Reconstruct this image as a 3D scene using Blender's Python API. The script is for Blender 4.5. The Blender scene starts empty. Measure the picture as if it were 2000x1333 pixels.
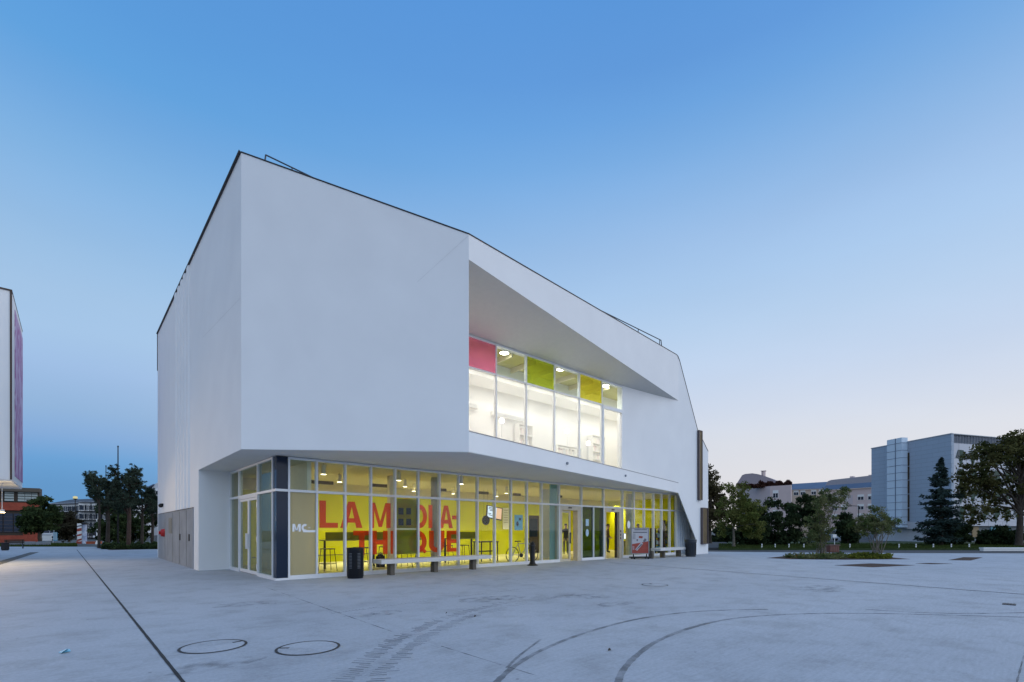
import bpy, bmesh, math, random
import numpy as np
from mathutils import Vector, Matrix

random.seed(7)
PI = math.pi
sc = bpy.context.scene
COL = sc.collection

# ------------------------------------------------------------------ survey of the place
# X runs along the glass front of the library, Y goes back from it, Z up; the origin is the glass corner.
F, CX, HY, EYE = 944.0, 1000.0, 1036.0, 1.4
YAW = math.radians(47.8)
FW = (math.cos(YAW), math.sin(YAW)); RT = (math.sin(YAW), -math.cos(YAW))
CA, CB = -4.2, -14.37
def ray(x):
    k = (x - CX) / F
    return FW[0] + k * RT[0], FW[1] + k * RT[1]
def at_D(x, y, D):
    r = ray(x); return Vector((CA + r[0]*D, CB + r[1]*D, EYE + (HY - y) / F * D))
def gD(x, D):
    p = at_D(x, HY, D); p.z = 0; return p
def at_z(x, y, z=0.0):
    return at_D(x, y, (EYE - z) * F / (y - HY))
def at_b(x, y, b):
    return at_D(x, y, (b - CB) / ray(x)[1])
def at_a(x, y, a):
    return at_D(x, y, (a - CA) / ray(x)[0])
def zat(y, D): return EYE + (HY - y) / F * D

# ------------------------------------------------------------------ materials
def nodes_of(m):
    m.use_nodes = True
    nt = m.node_tree
    return nt, nt.nodes, nt.links
def mat(name, col, rough=0.6, metal=0.0, var=0.08, scale=6.0, bump=0.0, bscale=40.0, spec=0.3, col2=None, detail=5.0):
    m = bpy.data.materials.new(name)
    nt, N, L = nodes_of(m)
    b = N['Principled BSDF']
    b.inputs['Roughness'].default_value = rough
    b.inputs['Metallic'].default_value = metal
    b.inputs['Specular IOR Level'].default_value = spec
    tc = N.new('ShaderNodeTexCoord')
    nz = N.new('ShaderNodeTexNoise'); nz.inputs['Scale'].default_value = scale; nz.inputs['Detail'].default_value = detail
    nz.inputs['Roughness'].default_value = 0.65
    L.new(tc.outputs['Object'], nz.inputs['Vector'])
    mx = N.new('ShaderNodeMix'); mx.data_type = 'RGBA'
    c2 = col2 if col2 else tuple(min(1, c * (1 + var)) for c in col)
    c1 = col if col2 else tuple(c * (1 - var) for c in col)
    mx.inputs[6].default_value = (*c1, 1); mx.inputs[7].default_value = (*c2, 1)
    mr = N.new('ShaderNodeMapRange'); mr.inputs[1].default_value = 0.3; mr.inputs[2].default_value = 0.7
    L.new(nz.outputs['Fac'], mr.inputs[0]); L.new(mr.outputs[0], mx.inputs[0])
    L.new(mx.outputs[2], b.inputs['Base Color'])
    if bump:
        n2 = N.new('ShaderNodeTexNoise'); n2.inputs['Scale'].default_value = bscale; n2.inputs['Detail'].default_value = 4
        L.new(tc.outputs['Object'], n2.inputs['Vector'])
        bp = N.new('ShaderNodeBump'); bp.inputs['Strength'].default_value = bump; bp.inputs['Distance'].default_value = 0.02
        L.new(n2.outputs['Fac'], bp.inputs['Height']); L.new(bp.outputs[0], b.inputs['Normal'])
    return m
def emis(name, col, s):
    m = bpy.data.materials.new(name)
    nt, N, L = nodes_of(m)
    N.remove(N['Principled BSDF'])
    e = N.new('ShaderNodeEmission'); e.inputs[0].default_value = (*col, 1); e.inputs[1].default_value = s
    L.new(e.outputs[0], N['Material Output'].inputs[0])
    return m
def glass(name, tint=(0.93, 0.97, 0.95), refl=1.0, rough=0.0, ior=1.5):
    m = bpy.data.materials.new(name)
    nt, N, L = nodes_of(m)
    N.remove(N['Principled BSDF'])
    t = N.new('ShaderNodeBsdfTransparent'); t.inputs[0].default_value = (*tint, 1)
    g = N.new('ShaderNodeBsdfGlossy'); g.inputs['Roughness'].default_value = rough; g.inputs[0].default_value = (refl, refl, refl, 1)
    # Schlick reflectance that is the same from both sides of the pane
    ge = N.new('ShaderNodeNewGeometry'); dp = N.new('ShaderNodeVectorMath'); dp.operation = 'DOT_PRODUCT'
    L.new(ge.outputs['Normal'], dp.inputs[0]); L.new(ge.outputs['Incoming'], dp.inputs[1])
    ab = N.new('ShaderNodeMath'); ab.operation = 'ABSOLUTE'; L.new(dp.outputs['Value'], ab.inputs[0])
    om = N.new('ShaderNodeMath'); om.operation = 'SUBTRACT'; om.inputs[0].default_value = 1.0; L.new(ab.outputs[0], om.inputs[1])
    pw_ = N.new('ShaderNodeMath'); pw_.operation = 'POWER'; pw_.inputs[1].default_value = 5.0; L.new(om.outputs[0], pw_.inputs[0])
    f = N.new('ShaderNodeMath'); f.operation = 'MULTIPLY_ADD'; f.inputs[1].default_value = 0.45; f.inputs[2].default_value = 0.012; L.new(pw_.outputs[0], f.inputs[0])
    mx = N.new('ShaderNodeMixShader')
    L.new(f.outputs[0], mx.inputs[0]); L.new(t.outputs[0], mx.inputs[1]); L.new(g.outputs[0], mx.inputs[2])
    L.new(mx.outputs[0], N['Material Output'].inputs[0])
    return m
def film(name, col, trans=0.5, tint=None, diffuse=0.5):
    # coloured film or frosted sheet: part transparent, part translucent, part diffuse
    m = bpy.data.materials.new(name)
    nt, N, L = nodes_of(m)
    N.remove(N['Principled BSDF'])
    t = N.new('ShaderNodeBsdfTransparent'); t.inputs[0].default_value = (*(tint or col), 1)
    tr = N.new('ShaderNodeBsdfTranslucent'); tr.inputs[0].default_value = (*col, 1)
    d = N.new('ShaderNodeBsdfDiffuse'); d.inputs[0].default_value = (*col, 1)
    m1 = N.new('ShaderNodeMixShader'); m1.inputs[0].default_value = diffuse
    L.new(tr.outputs[0], m1.inputs[1]); L.new(d.outputs[0], m1.inputs[2])
    m2 = N.new('ShaderNodeMixShader'); m2.inputs[0].default_value = trans
    L.new(m1.outputs[0], m2.inputs[1]); L.new(t.outputs[0], m2.inputs[2])
    L.new(m2.outputs[0], N['Material Output'].inputs[0])
    return m
def mark_mat(name, col, density, scale=8.0, lo=0.35, hi=0.65, stretch=(1, 1, 1)):
    # worn mark on the paving: dark rubber with breaks where the concrete shows
    m = bpy.data.materials.new(name)
    nt, N, L = nodes_of(m)
    b = N['Principled BSDF']; b.inputs['Base Color'].default_value = (*col, 1); b.inputs['Roughness'].default_value = 0.8
    tc = N.new('ShaderNodeTexCoord')
    mp = N.new('ShaderNodeMapping'); mp.inputs['Scale'].default_value = stretch
    nz = N.new('ShaderNodeTexNoise'); nz.inputs['Scale'].default_value = scale; nz.inputs['Detail'].default_value = 6
    L.new(tc.outputs['Object'], mp.inputs[0]); L.new(mp.outputs[0], nz.inputs['Vector'])
    mr = N.new('ShaderNodeMapRange'); mr.inputs[1].default_value = lo; mr.inputs[2].default_value = hi; mr.inputs[4].default_value = density
    L.new(nz.outputs['Fac'], mr.inputs[0])
    t = N.new('ShaderNodeBsdfTransparent')
    mx = N.new('ShaderNodeMixShader')
    L.new(mr.outputs[0], mx.inputs[0]); L.new(t.outputs[0], mx.inputs[1]); L.new(b.outputs[0], mx.inputs[2])
    L.new(mx.outputs[0], N['Material Output'].inputs[0])
    return m
def leaf_mat(name, c1, c2, scale=1.2, trans=0.25):
    m = bpy.data.materials.new(name)
    nt, N, L = nodes_of(m)
    N.remove(N['Principled BSDF'])
    tc = N.new('ShaderNodeTexCoord')
    nz = N.new('ShaderNodeTexNoise'); nz.inputs['Scale'].default_value = scale; nz.inputs['Detail'].default_value = 6
    L.new(tc.outputs['Object'], nz.inputs['Vector'])
    rp = N.new('ShaderNodeValToRGB')
    rp.color_ramp.elements[0].position = 0.36; rp.color_ramp.elements[0].color = (*c1, 1)
    rp.color_ramp.elements[1].position = 0.66; rp.color_ramp.elements[1].color = (*c2, 1)
    L.new(nz.outputs['Fac'], rp.inputs[0])
    d = N.new('ShaderNodeBsdfDiffuse'); t = N.new('ShaderNodeBsdfTranslucent')
    L.new(rp.outputs[0], d.inputs[0]); L.new(rp.outputs[0], t.inputs[0])
    mx = N.new('ShaderNodeMixShader'); mx.inputs[0].default_value = trans
    L.new(d.outputs[0], mx.inputs[1]); L.new(t.outputs[0], mx.inputs[2])
    L.new(mx.outputs[0], N['Material Output'].inputs[0])
    return m

def render_mat():
    m = bpy.data.materials.new('white_render')
    nt, N, L = nodes_of(m)
    b = N['Principled BSDF']; b.inputs['Roughness'].default_value = 0.75; b.inputs['Specular IOR Level'].default_value = 0.25
    tc = N.new('ShaderNodeTexCoord')
    n1 = N.new('ShaderNodeTexNoise'); n1.inputs['Scale'].default_value = 0.45; n1.inputs['Detail'].default_value = 8; n1.inputs['Roughness'].default_value = 0.6
    mp = N.new('ShaderNodeMapping'); mp.inputs['Scale'].default_value = (0.9, 0.9, 0.8)
    n2 = N.new('ShaderNodeTexNoise'); n2.inputs['Scale'].default_value = 1.1; n2.inputs['Detail'].default_value = 6
    n3 = N.new('ShaderNodeTexNoise'); n3.inputs['Scale'].default_value = 90; n3.inputs['Detail'].default_value = 3
    for n in (n1, n3): L.new(tc.outputs['Object'], n.inputs['Vector'])
    L.new(tc.outputs['Object'], mp.inputs[0]); L.new(mp.outputs[0], n2.inputs['Vector'])
    a = N.new('ShaderNodeMath'); a.operation = 'MULTIPLY_ADD'; a.inputs[1].default_value = 0.5; 
    L.new(n1.outputs['Fac'], a.inputs[0])
    h = N.new('ShaderNodeMath'); h.operation = 'MULTIPLY'; h.inputs[1].default_value = 0.5; L.new(n2.outputs['Fac'], h.inputs[0])
    L.new(h.outputs[0], a.inputs[2])
    rp = N.new('ShaderNodeValToRGB')
    rp.color_ramp.elements[0].position = 0.3; rp.color_ramp.elements[0].color = (0.745, 0.745, 0.74, 1)
    rp.color_ramp.elements[1].position = 0.68; rp.color_ramp.elements[1].color = (0.80, 0.80, 0.79, 1)
    L.new(a.outputs[0], rp.inputs[0]); L.new(rp.outputs[0], b.inputs['Base Color'])
    bp = N.new('ShaderNodeBump'); bp.inputs['Strength'].default_value = 0.12; bp.inputs['Distance'].default_value = 0.01
    L.new(n3.outputs['Fac'], bp.inputs['Height']); L.new(bp.outputs[0], b.inputs['Normal'])
    return m

def concrete_mat():
    m = bpy.data.materials.new('plaza_concrete')
    nt, N, L = nodes_of(m)
    b = N['Principled BSDF']; b.inputs['Roughness'].default_value = 0.72; b.inputs['Specular IOR Level'].default_value = 0.35
    tc = N.new('ShaderNodeTexCoord')
    def noise(s, d, sc_=(1, 1, 1), r=0.6, rot=0.0):
        mp = N.new('ShaderNodeMapping'); mp.inputs['Scale'].default_value = sc_; mp.inputs['Rotation'].default_value = (0, 0, rot)
        n = N.new('ShaderNodeTexNoise'); n.inputs['Scale'].default_value = s; n.inputs['Detail'].default_value = d; n.inputs['Roughness'].default_value = r
        L.new(tc.outputs['Object'], mp.inputs[0]); L.new(mp.outputs[0], n.inputs['Vector'])
        return n.outputs['Fac']
    def ramp(fac, p0, c0, p1, c1):
        r = N.new('ShaderNodeValToRGB')
        r.color_ramp.elements[0].position = p0; r.color_ramp.elements[0].color = (*c0, 1)
        r.color_ramp.elements[1].position = p1; r.color_ramp.elements[1].color = (*c1, 1)
        L.new(fac, r.inputs[0]); return r.outputs[0]
    def mul(a, c, f=1.0):
        x = N.new('ShaderNodeMix'); x.data_type = 'RGBA'; x.blend_type = 'MULTIPLY'; x.inputs[0].default_value = f
        L.new(a, x.inputs[6]); L.new(c, x.inputs[7]); return x.outputs[2]
    base = ramp(noise(0.22, 8), 0.3, (0.42, 0.44, 0.475), 0.7, (0.50, 0.52, 0.555))
    # broom finish: fine streaks across the slab
    base = mul(base, ramp(noise(3.0, 5, (0.8, 9, 1), 0.7, 0.5), 0.3, (0.84, 0.84, 0.84), 0.7, (1, 1, 1)))
    base = mul(base, ramp(noise(26, 4, r=0.75), 0.32, (0.82, 0.82, 0.82), 0.62, (1, 1, 1)))
    # blotchy dirt
    base = mul(base, ramp(noise(1.3, 9, r=0.72), 0.34, (0.8, 0.79, 0.78), 0.52, (1, 1, 1)))
    # small dark specks of gum and grit
    v = N.new('ShaderNodeTexVoronoi'); v.inputs['Scale'].default_value = 2.3
    L.new(tc.outputs['Object'], v.inputs['Vector'])
    base = mul(base, ramp(v.outputs['Distance'], 0.028, (0.5, 0.5, 0.5), 0.05, (1, 1, 1)))
    L.new(base, b.inputs['Base Color'])
    bp = N.new('ShaderNodeBump'); bp.inputs['Strength'].default_value = 0.25; bp.inputs['Distance'].default_value = 0.01
    L.new(noise(60, 4), bp.inputs['Height']); L.new(bp.outputs[0], b.inputs['Normal'])
    return m

def cladding_mat(name, c1, c2, line, pitch):
    m = bpy.data.materials.new(name)
    nt, N, L = nodes_of(m)
    b = N['Principled BSDF']; b.inputs['Roughness'].default_value = 0.5
    tc = N.new('ShaderNodeTexCoord')
    br = N.new('ShaderNodeTexBrick'); br.inputs['Scale'].default_value = 1.0
    br.inputs['Color1'].default_value = (*c1, 1); br.inputs['Color2'].default_value = (*c2, 1); br.inputs['Mortar'].default_value = (*line, 1)
    br.inputs['Brick Width'].default_value = pitch[0]; br.inputs['Row Height'].default_value = pitch[1]; br.inputs['Mortar Size'].default_value = pitch[2]
    sp = N.new('ShaderNodeSeparateXYZ'); cb = N.new('ShaderNodeCombineXYZ')
    ad = N.new('ShaderNodeMath'); ad.operation = 'ADD'
    L.new(tc.outputs['Object'], sp.inputs[0]); L.new(sp.outputs[0], ad.inputs[0]); L.new(sp.outputs[1], ad.inputs[1])
    L.new(ad.outputs[0], cb.inputs[0]); L.new(sp.outputs[2], cb.inputs[1])
    L.new(cb.outputs[0], br.inputs['Vector']); L.new(br.outputs['Color'], b.inputs['Base Color'])
    return m

M = {}
M['render'] = render_mat()
M['soffit'] = mat('soffit_render', (0.70, 0.69, 0.67), 0.8, var=0.03, scale=1.5)
M['alu'] = mat('white_aluminium', (0.74, 0.75, 0.76), 0.4, var=0.03)
M['coping'] = mat('dark_coping', (0.035, 0.034, 0.038), 0.5)
M['steel'] = mat('rail_steel', (0.06, 0.07, 0.09), 0.5)
M['glass'] = glass('window_glass')
M['glass_dim'] = glass('grey_window_glass', (0.74, 0.78, 0.74))
M['glass_green'] = glass('green_window_glass', (0.26, 0.37, 0.42), 1.0)
M['navy'] = mat('navy_panel', (0.012, 0.022, 0.045), 0.12, var=0.02)
M['frost'] = film('frosted_pane', (0.80, 0.74, 0.52), 0.10, (0.8, 0.8, 0.7), 0.35)
M['white_film'] = mat('white_vinyl', (0.86, 0.88, 0.90), 0.5, var=.01)
M['red_film'] = film('red_vinyl', (0.82, 0.19, 0.014), 0.54, (0.98, 0.33, 0.025), 0.3)
M['green_reflection'] = film('green_reflection_film', (0.36, 0.40, 0.07), 0.35, (0.60, 0.62, 0.16), 0.4)  # painted glass reflection over the middle letters
M['dark_reflection'] = film('dark_reflection', (0.06, 0.07, 0.09), 0.1, diffuse=0.6)  # reflected windows painted as dark squares
M['blue_poster'] = mat('blue_poster', (0.16, 0.42, 0.55), 0.6, var=0.25, scale=9)
M['yellow'] = mat('yellow_wall', (0.69, 0.69, 0.006), 0.6, var=0.05, scale=0.7)
M['room_ceiling'] = mat('room_ceiling', (0.66, 0.60, 0.42), 0.85, var=0.03)
M['room_floor'] = mat('room_floor', (0.62, 0.56, 0.40), 0.22, var=0.08, scale=2)
M['cream'] = mat('cream_wall', (0.74, 0.68, 0.50), 0.7, var=0.04)
M['white'] = mat('white_paint', (0.8, 0.8, 0.78), 0.6, var=0.03)
M['grey_col'] = mat('grey_column', (0.36, 0.36, 0.32), 0.7, var=0.1)
M['dark'] = mat('dark_metal', (0.012, 0.012, 0.013), 0.5)
M['dark_brown'] = mat('dark_brown', (0.05, 0.035, 0.022), 0.5)
M['olive'] = mat('olive_counter', (0.20, 0.20, 0.055), 0.5, var=0.1)
M['door_alu'] = mat('beige_door_frame', (0.56, 0.50, 0.38), 0.45)
M['bench'] = mat('pale_bench_concrete', (0.60, 0.60, 0.59), 0.7, var=0.06, scale=9, bump=0.2)
M['bench_leg'] = mat('brown_bench_leg', (0.12, 0.105, 0.085), 0.8, var=0.15, scale=12)
M['bin'] = mat('black_bin', (0.010, 0.012, 0.016), 0.42)
M['grey_bin'] = mat('dark_grey_bin', (0.035, 0.042, 0.052), 0.5)
M['panel_grey'] = mat('grey_concrete_panel', (0.235, 0.26, 0.29), 0.75, var=0.16, scale=1.6)
M['plaza'] = concrete_mat()
M['joint'] = mat('dark_joint', (0.035, 0.037, 0.04), 0.9, var=0.3, scale=8)  # dark tone of the slab and panel joints
M['iron'] = mat('cast_iron', (0.035, 0.033, 0.033), 0.55, var=0.3, scale=25)
M['asphalt'] = mat('asphalt', (0.06, 0.062, 0.066), 0.85, var=0.2, scale=2)
M['ground'] = mat('far_ground', (0.09, 0.095, 0.09), 0.9, var=0.3, scale=0.05)
M['lawn'] = mat('lawn_soil', (0.035, 0.055, 0.018), 0.9, var=0.3, scale=0.8)
M['mulch'] = mat('bark_mulch', (0.055, 0.032, 0.022), 0.95, var=0.45, scale=14, bump=0.6, bscale=30)
M['brickred'] = mat('red_brick', (0.30, 0.065, 0.038), 0.85, var=0.2, scale=3)
M['gold'] = mat('gold_louvre', (0.24, 0.18, 0.10), 0.5, metal=0.2)
M['brownwin'] = mat('brown_reveal', (0.095, 0.075, 0.075), 0.5)
M['fin'] = mat('blue_grey_fin', (0.72, 0.77, 0.80), 0.4)
M['fin_dark'] = mat('dark_blue_panel', (0.03, 0.05, 0.09), 0.5)
M['bark'] = mat('tree_bark', (0.060, 0.048, 0.038), 0.95, var=0.3, scale=6, bump=0.5, bscale=12)
M['bark_pale'] = mat('pale_bark', (0.16, 0.14, 0.11), 0.95, var=0.3, scale=6)
M['bark_red'] = mat('pine_bark', (0.085, 0.052, 0.040), 0.95, var=0.3, scale=6)
M['leaf_lime'] = leaf_mat('leaf_olive_green', (0.07, 0.098, 0.0224), (0.2, 0.2, 0.063))
M['leaf_young'] = leaf_mat('leaf_fresh_green', (0.07, 0.105, 0.035), (0.2, 0.2, 0.091), 2.0)
M['leaf_dark'] = leaf_mat('leaf_dark_green', (0.0252, 0.042, 0.0196), (0.077, 0.105, 0.0392))
M['leaf_hedge'] = leaf_mat('leaf_hedge', (0.0182, 0.0322, 0.0168), (0.0644, 0.0868, 0.0378), 0.9)
M['leaf_brown'] = leaf_mat('leaf_brown_green', (0.056, 0.0476, 0.0252), (0.14, 0.119, 0.0588))
M['leaf_big'] = leaf_mat('leaf_bronze_green', (0.0392, 0.0476, 0.0168), (0.14, 0.1288, 0.0476), 0.8)
M['needle'] = leaf_mat('fir_needles', (0.0168, 0.0322, 0.0308), (0.0588, 0.0868, 0.0728), 1.0, 0.05)
M['pine'] = leaf_mat('pine_needles', (0.0238, 0.042, 0.0308), (0.0896, 0.1148, 0.077), 1.0, 0.1)
M['cover'] = leaf_mat('cover_leaves', (0.05, 0.07, 0.014), (0.19, 0.20, 0.035), 1.5)
M['grass'] = leaf_mat('grass_blades', (0.035, 0.055, 0.016), (0.08, 0.105, 0.03), 0.5)
M['red_plant'] = leaf_mat('rooftop_heather', (0.05, 0.022, 0.018), (0.10, 0.05, 0.038), 0.5)

# ------------------------------------------------------------------ mesh helpers
class MB:
    def __init__(s): s.v = []; s.f = []; s.mi = []; s.cur = 0; s.sm = []; s.smooth = False
    def face(s, pts):
        n = len(s.v); s.v += [tuple(p) for p in pts]; s.f.append(tuple(range(n, n + len(pts)))); s.mi.append(s.cur); s.sm.append(s.smooth)
    def mesh(s, vs, fs):
        n = len(s.v); s.v += [tuple(p) for p in vs]
        for f in fs: s.f.append(tuple(i + n for i in f)); s.mi.append(s.cur); s.sm.append(s.smooth)
    def box(s, x0, y0, z0, x1, y1, z1, fr=None):
        x0, x1 = min(x0, x1), max(x0, x1); y0, y1 = min(y0, y1), max(y0, y1); z0, z1 = min(z0, z1), max(z0, z1)
        vs = [(x0,y0,z0),(x1,y0,z0),(x1,y1,z0),(x0,y1,z0),(x0,y0,z1),(x1,y0,z1),(x1,y1,z1),(x0,y1,z1)]
        if fr: vs = [fr(*p) for p in vs]
        s.mesh(vs, [(0,3,2,1),(4,5,6,7),(0,1,5,4),(1,2,6,5),(2,3,7,6),(3,0,4,7)])
    def prism(s, poly, z0, z1, fr=None):
        n = len(poly)
        vs = [(p[0], p[1], z0) for p in poly] + [(p[0], p[1], z1) for p in poly]
        if fr: vs = [fr(*p) for p in vs]
        s.mesh(vs, [tuple(reversed(range(n))), tuple(range(n, 2*n))] + [(i, (i+1) % n, n + (i+1) % n, n + i) for i in range(n)])
    def slab(s, pts, off):
        # polygon given an offset vector: a solid plate
        n = len(pts); o = Vector(off)
        vs = [tuple(p) for p in pts] + [tuple(Vector(p) + o) for p in pts]
        s.mesh(vs, [tuple(reversed(range(n))), tuple(range(n, 2*n))] + [(i, (i+1) % n, n + (i+1) % n, n + i) for i in range(n)])
    def tube(s, p0, p1, r0, r1=None, n=8, caps=True):
        r1 = r0 if r1 is None else r1
        p0, p1 = Vector(p0), Vector(p1); d = p1 - p0
        if d.length < 1e-6: return
        d.normalize(); a = d.orthogonal().normalized(); b = d.cross(a)
        vs = []
        for p, r in ((p0, r0), (p1, r1)):
            for i in range(n):
                t = 2*PI*i/n; vs.append(p + a*(r*math.cos(t)) + b*(r*math.sin(t)))
        fs = [(i, (i+1) % n, n + (i+1) % n, n + i) for i in range(n)]
        sm = s.smooth
        s.smooth = True; s.mesh(vs, fs); s.smooth = sm
        if caps: s.face(list(reversed(vs[:n]))); s.face(vs[n:])
    def path(s, pts, r, n=8):
        for a, b in zip(pts[:-1], pts[1:]): s.tube(a, b, r, r, n)
    def lathe(s, prof, c=(0, 0, 0), n=20):
        vs = []
        for r, z in prof:
            for i in range(n):
                t = 2*PI*i/n; vs.append((c[0] + r*math.cos(t), c[1] + r*math.sin(t), c[2] + z))
        fs = []
        for k in range(len(prof) - 1):
            for i in range(n): fs.append((k*n+i, k*n+(i+1) % n, (k+1)*n+(i+1) % n, (k+1)*n+i))
        sm = s.smooth
        s.smooth = True; s.mesh(vs, fs); s.smooth = sm
        s.face(list(reversed(vs[:n]))); s.face(vs[-n:])
    def ball(s, c, r, n=10, m=7):
        rx, ry, rz = (r, r, r) if not hasattr(r, '__len__') else r
        prof = [(max(1e-3, math.sin(PI*k/m)), -math.cos(PI*k/m)) for k in range(m + 1)]
        vs = [(c[0] + rx*q*math.cos(2*PI*i/n), c[1] + ry*q*math.sin(2*PI*i/n), c[2] + rz*z) for q, z in prof for i in range(n)]
        fs = [(k*n+i, k*n+(i+1) % n, (k+1)*n+(i+1) % n, (k+1)*n+i) for k in range(m) for i in range(n)]
        sm = s.smooth
        s.smooth = True; s.mesh(vs, fs); s.smooth = sm
    def build(s, name, mats, parent=None, local=False, bevel=0.0):
        me = bpy.data.meshes.new(name)
        off = Vector((0, 0, 0))
        if parent is not None and not local:
            p = parent
            while p is not None: off += Vector(p.location); p = p.parent
        me.from_pydata([tuple(Vector(v) - off) for v in s.v], [], s.f)
        if not isinstance(mats, (list, tuple)): mats = [mats]
        for m in mats: me.materials.append(m)
        me.polygons.foreach_set('material_index', s.mi)
        me.polygons.foreach_set('use_smooth', s.sm)
        me.update()
        o = bpy.data.objects.new(name, me); COL.objects.link(o)
        if parent is not None: o.parent = parent
        if bevel:
            bv = o.modifiers.new('bevel', 'BEVEL'); bv.width = bevel; bv.segments = 2; bv.limit_method = 'ANGLE'; bv.angle_limit = math.radians(40)
        return o

def tag(o, label=None, cat=None, group=None, kind=None):
    if label: o['label'] = label
    if cat: o['category'] = cat
    if group: o['group'] = group
    if kind: o['kind'] = kind
    return o
def thing(name, label, cat, loc=(0, 0, 0), rz=0.0, group=None):
    o = bpy.data.objects.new(name, None); COL.objects.link(o)
    o.location = loc; o.rotation_euler = (0, 0, rz); o.empty_display_size = 0.2
    return tag(o, label, cat, group)
def children(o): return [c for c in COL.objects if c.parent == o]
def copy_tree(o, parent=None):
    c = o.copy(); COL.objects.link(c)
    if parent is not None: c.parent = parent
    for ch in children(o):
        if ch != c: copy_tree(ch, c)
    return c
def frame(p0, p1):
    # local frame of a facade: u along p0->p1, v back from the viewer, z up
    p0, p1 = Vector(p0), Vector(p1); d = (p1 - p0); d.z = 0; L = d.length; d.normalize()
    nrm = Vector((-d.y, d.x, 0))
    cam = Vector((CA, CB, 0))
    if (p0 + nrm - cam).length < (p0 - cam).length: nrm = -nrm
    def fr(u, v, z): return Vector((p0.x + d.x*u + nrm.x*v, p0.y + d.y*u + nrm.y*v, z))
    return fr, L

# ------------------------------------------------------------------ camera
cam = bpy.data.cameras.new('camera'); co = bpy.data.objects.new('camera', cam); COL.objects.link(co)
cam.sensor_width = 36; cam.lens = F * 36 / 2000; cam.clip_start = 0.05; cam.clip_end = 5000
cam.shift_y = (HY - 666.5) / 2000
co.location = (CA, CB, EYE); co.rotation_euler = (PI/2, 0, YAW - PI/2)
sc.camera = co

# ------------------------------------------------------------------ sky and light
w = bpy.data.worlds.new('World'); sc.world = w; w.use_nodes = True
nt = w.node_tree; N = nt.nodes; L = nt.links
bg = N['Background']
tc = N.new('ShaderNodeTexCoord'); nrm = N.new('ShaderNodeVectorMath'); nrm.operation = 'NORMALIZE'
L.new(tc.outputs['Generated'], nrm.inputs[0])
sp = N.new('ShaderNodeSeparateXYZ'); L.new(nrm.outputs[0], sp.inputs[0])
asn = N.new('ShaderNodeMath'); asn.operation = 'ARCSINE'; L.new(sp.outputs[2], asn.inputs[0])
el = N.new('ShaderNodeMath'); el.operation = 'DIVIDE'; el.inputs[1].default_value = PI/2; L.new(asn.outputs[0], el.inputs[0])
def lin(c):
    return tuple((x/255/12.92) if x/255 <= 0.04045 else ((x/255 + 0.055)/1.055)**2.4 for x in c)
def skyramp(stops):
    r = N.new('ShaderNodeValToRGB'); cr = r.color_ramp; cr.interpolation = 'LINEAR'
    while len(cr.elements) > 1: cr.elements.remove(cr.elements[-1])
    cr.elements[0].position = stops[0][0]/90; cr.elements[0].color = (*lin(stops[0][1]), 1)
    for e, c in stops[1:]:
        x = cr.elements.new(e/90); x.color = (*lin(c), 1)
    L.new(el.outputs[0], r.inputs[0]); return r.outputs[0]
BACK = ((0.60, 0.575, 0.58), (0.56, 0.82, 1.26), (0.94, 1.04, 1.20))   # left, straight behind, right
left = skyramp([(0, (97, 148, 195)), (4, (100, 152, 202)), (6.1, (106, 160, 211)), (8.3, (132, 170, 215)), (10.5, (145, 179, 217)), (14, (159, 190, 228)), (17, (165, 197, 231)), (20, (163, 196, 230)), (23, (155, 192, 229)), (26.6, (142, 185, 228)), (30, (128, 178, 226)), (33.4, (112, 168, 223)), (36.4, (97, 161, 221)), (40, (92, 156, 220)), (48, (88, 149, 217)), (62, (110, 170, 235)), (90, (130, 185, 245))])
right = skyramp([(0, (229, 223, 224)), (5.4, (226, 225, 229)), (9.4, (221, 225, 234)), (12.8, (211, 221, 238)), (16.6, (199, 216, 240)), (21.2, (185, 210, 239)), (25.5, (172, 203, 238)), (29.5, (158, 192, 232)), (33.2, (142, 183, 229)), (36.7, (124, 173, 226)), (39.8, (109, 164, 224)), (42.7, (99, 155, 220)), (48, (90, 150, 218)), (62, (110, 170, 235)), (90, (130, 185, 245))])
# azimuth: how far towards the afterglow
sd = (ray(2250)); sl = math.hypot(*sd); sd = (sd[0]/sl, sd[1]/sl)
hx = N.new('ShaderNodeVectorMath'); hx.operation = 'MULTIPLY'; hx.inputs[1].default_value = (1, 1, 0); L.new(nrm.outputs[0], hx.inputs[0])
hn = N.new('ShaderNodeVectorMath'); hn.operation = 'NORMALIZE'; L.new(hx.outputs[0], hn.inputs[0])
dt = N.new('ShaderNodeVectorMath'); dt.operation = 'DOT_PRODUCT'; dt.inputs[1].default_value = (sd[0], sd[1], 0); L.new(hn.outputs[0], dt.inputs[0])
mr = N.new('ShaderNodeMapRange'); mr.interpolation_type = 'SMOOTHSTEP'; mr.inputs[1].default_value = -0.12; mr.inputs[2].default_value = 1.0
L.new(dt.outputs['Value'], mr.inputs[0])
mx = N.new('ShaderNodeMix'); mx.data_type = 'RGBA'; L.new(mr.outputs[0], mx.inputs[0]); L.new(left, mx.inputs[6]); L.new(right, mx.inputs[7])
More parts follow.
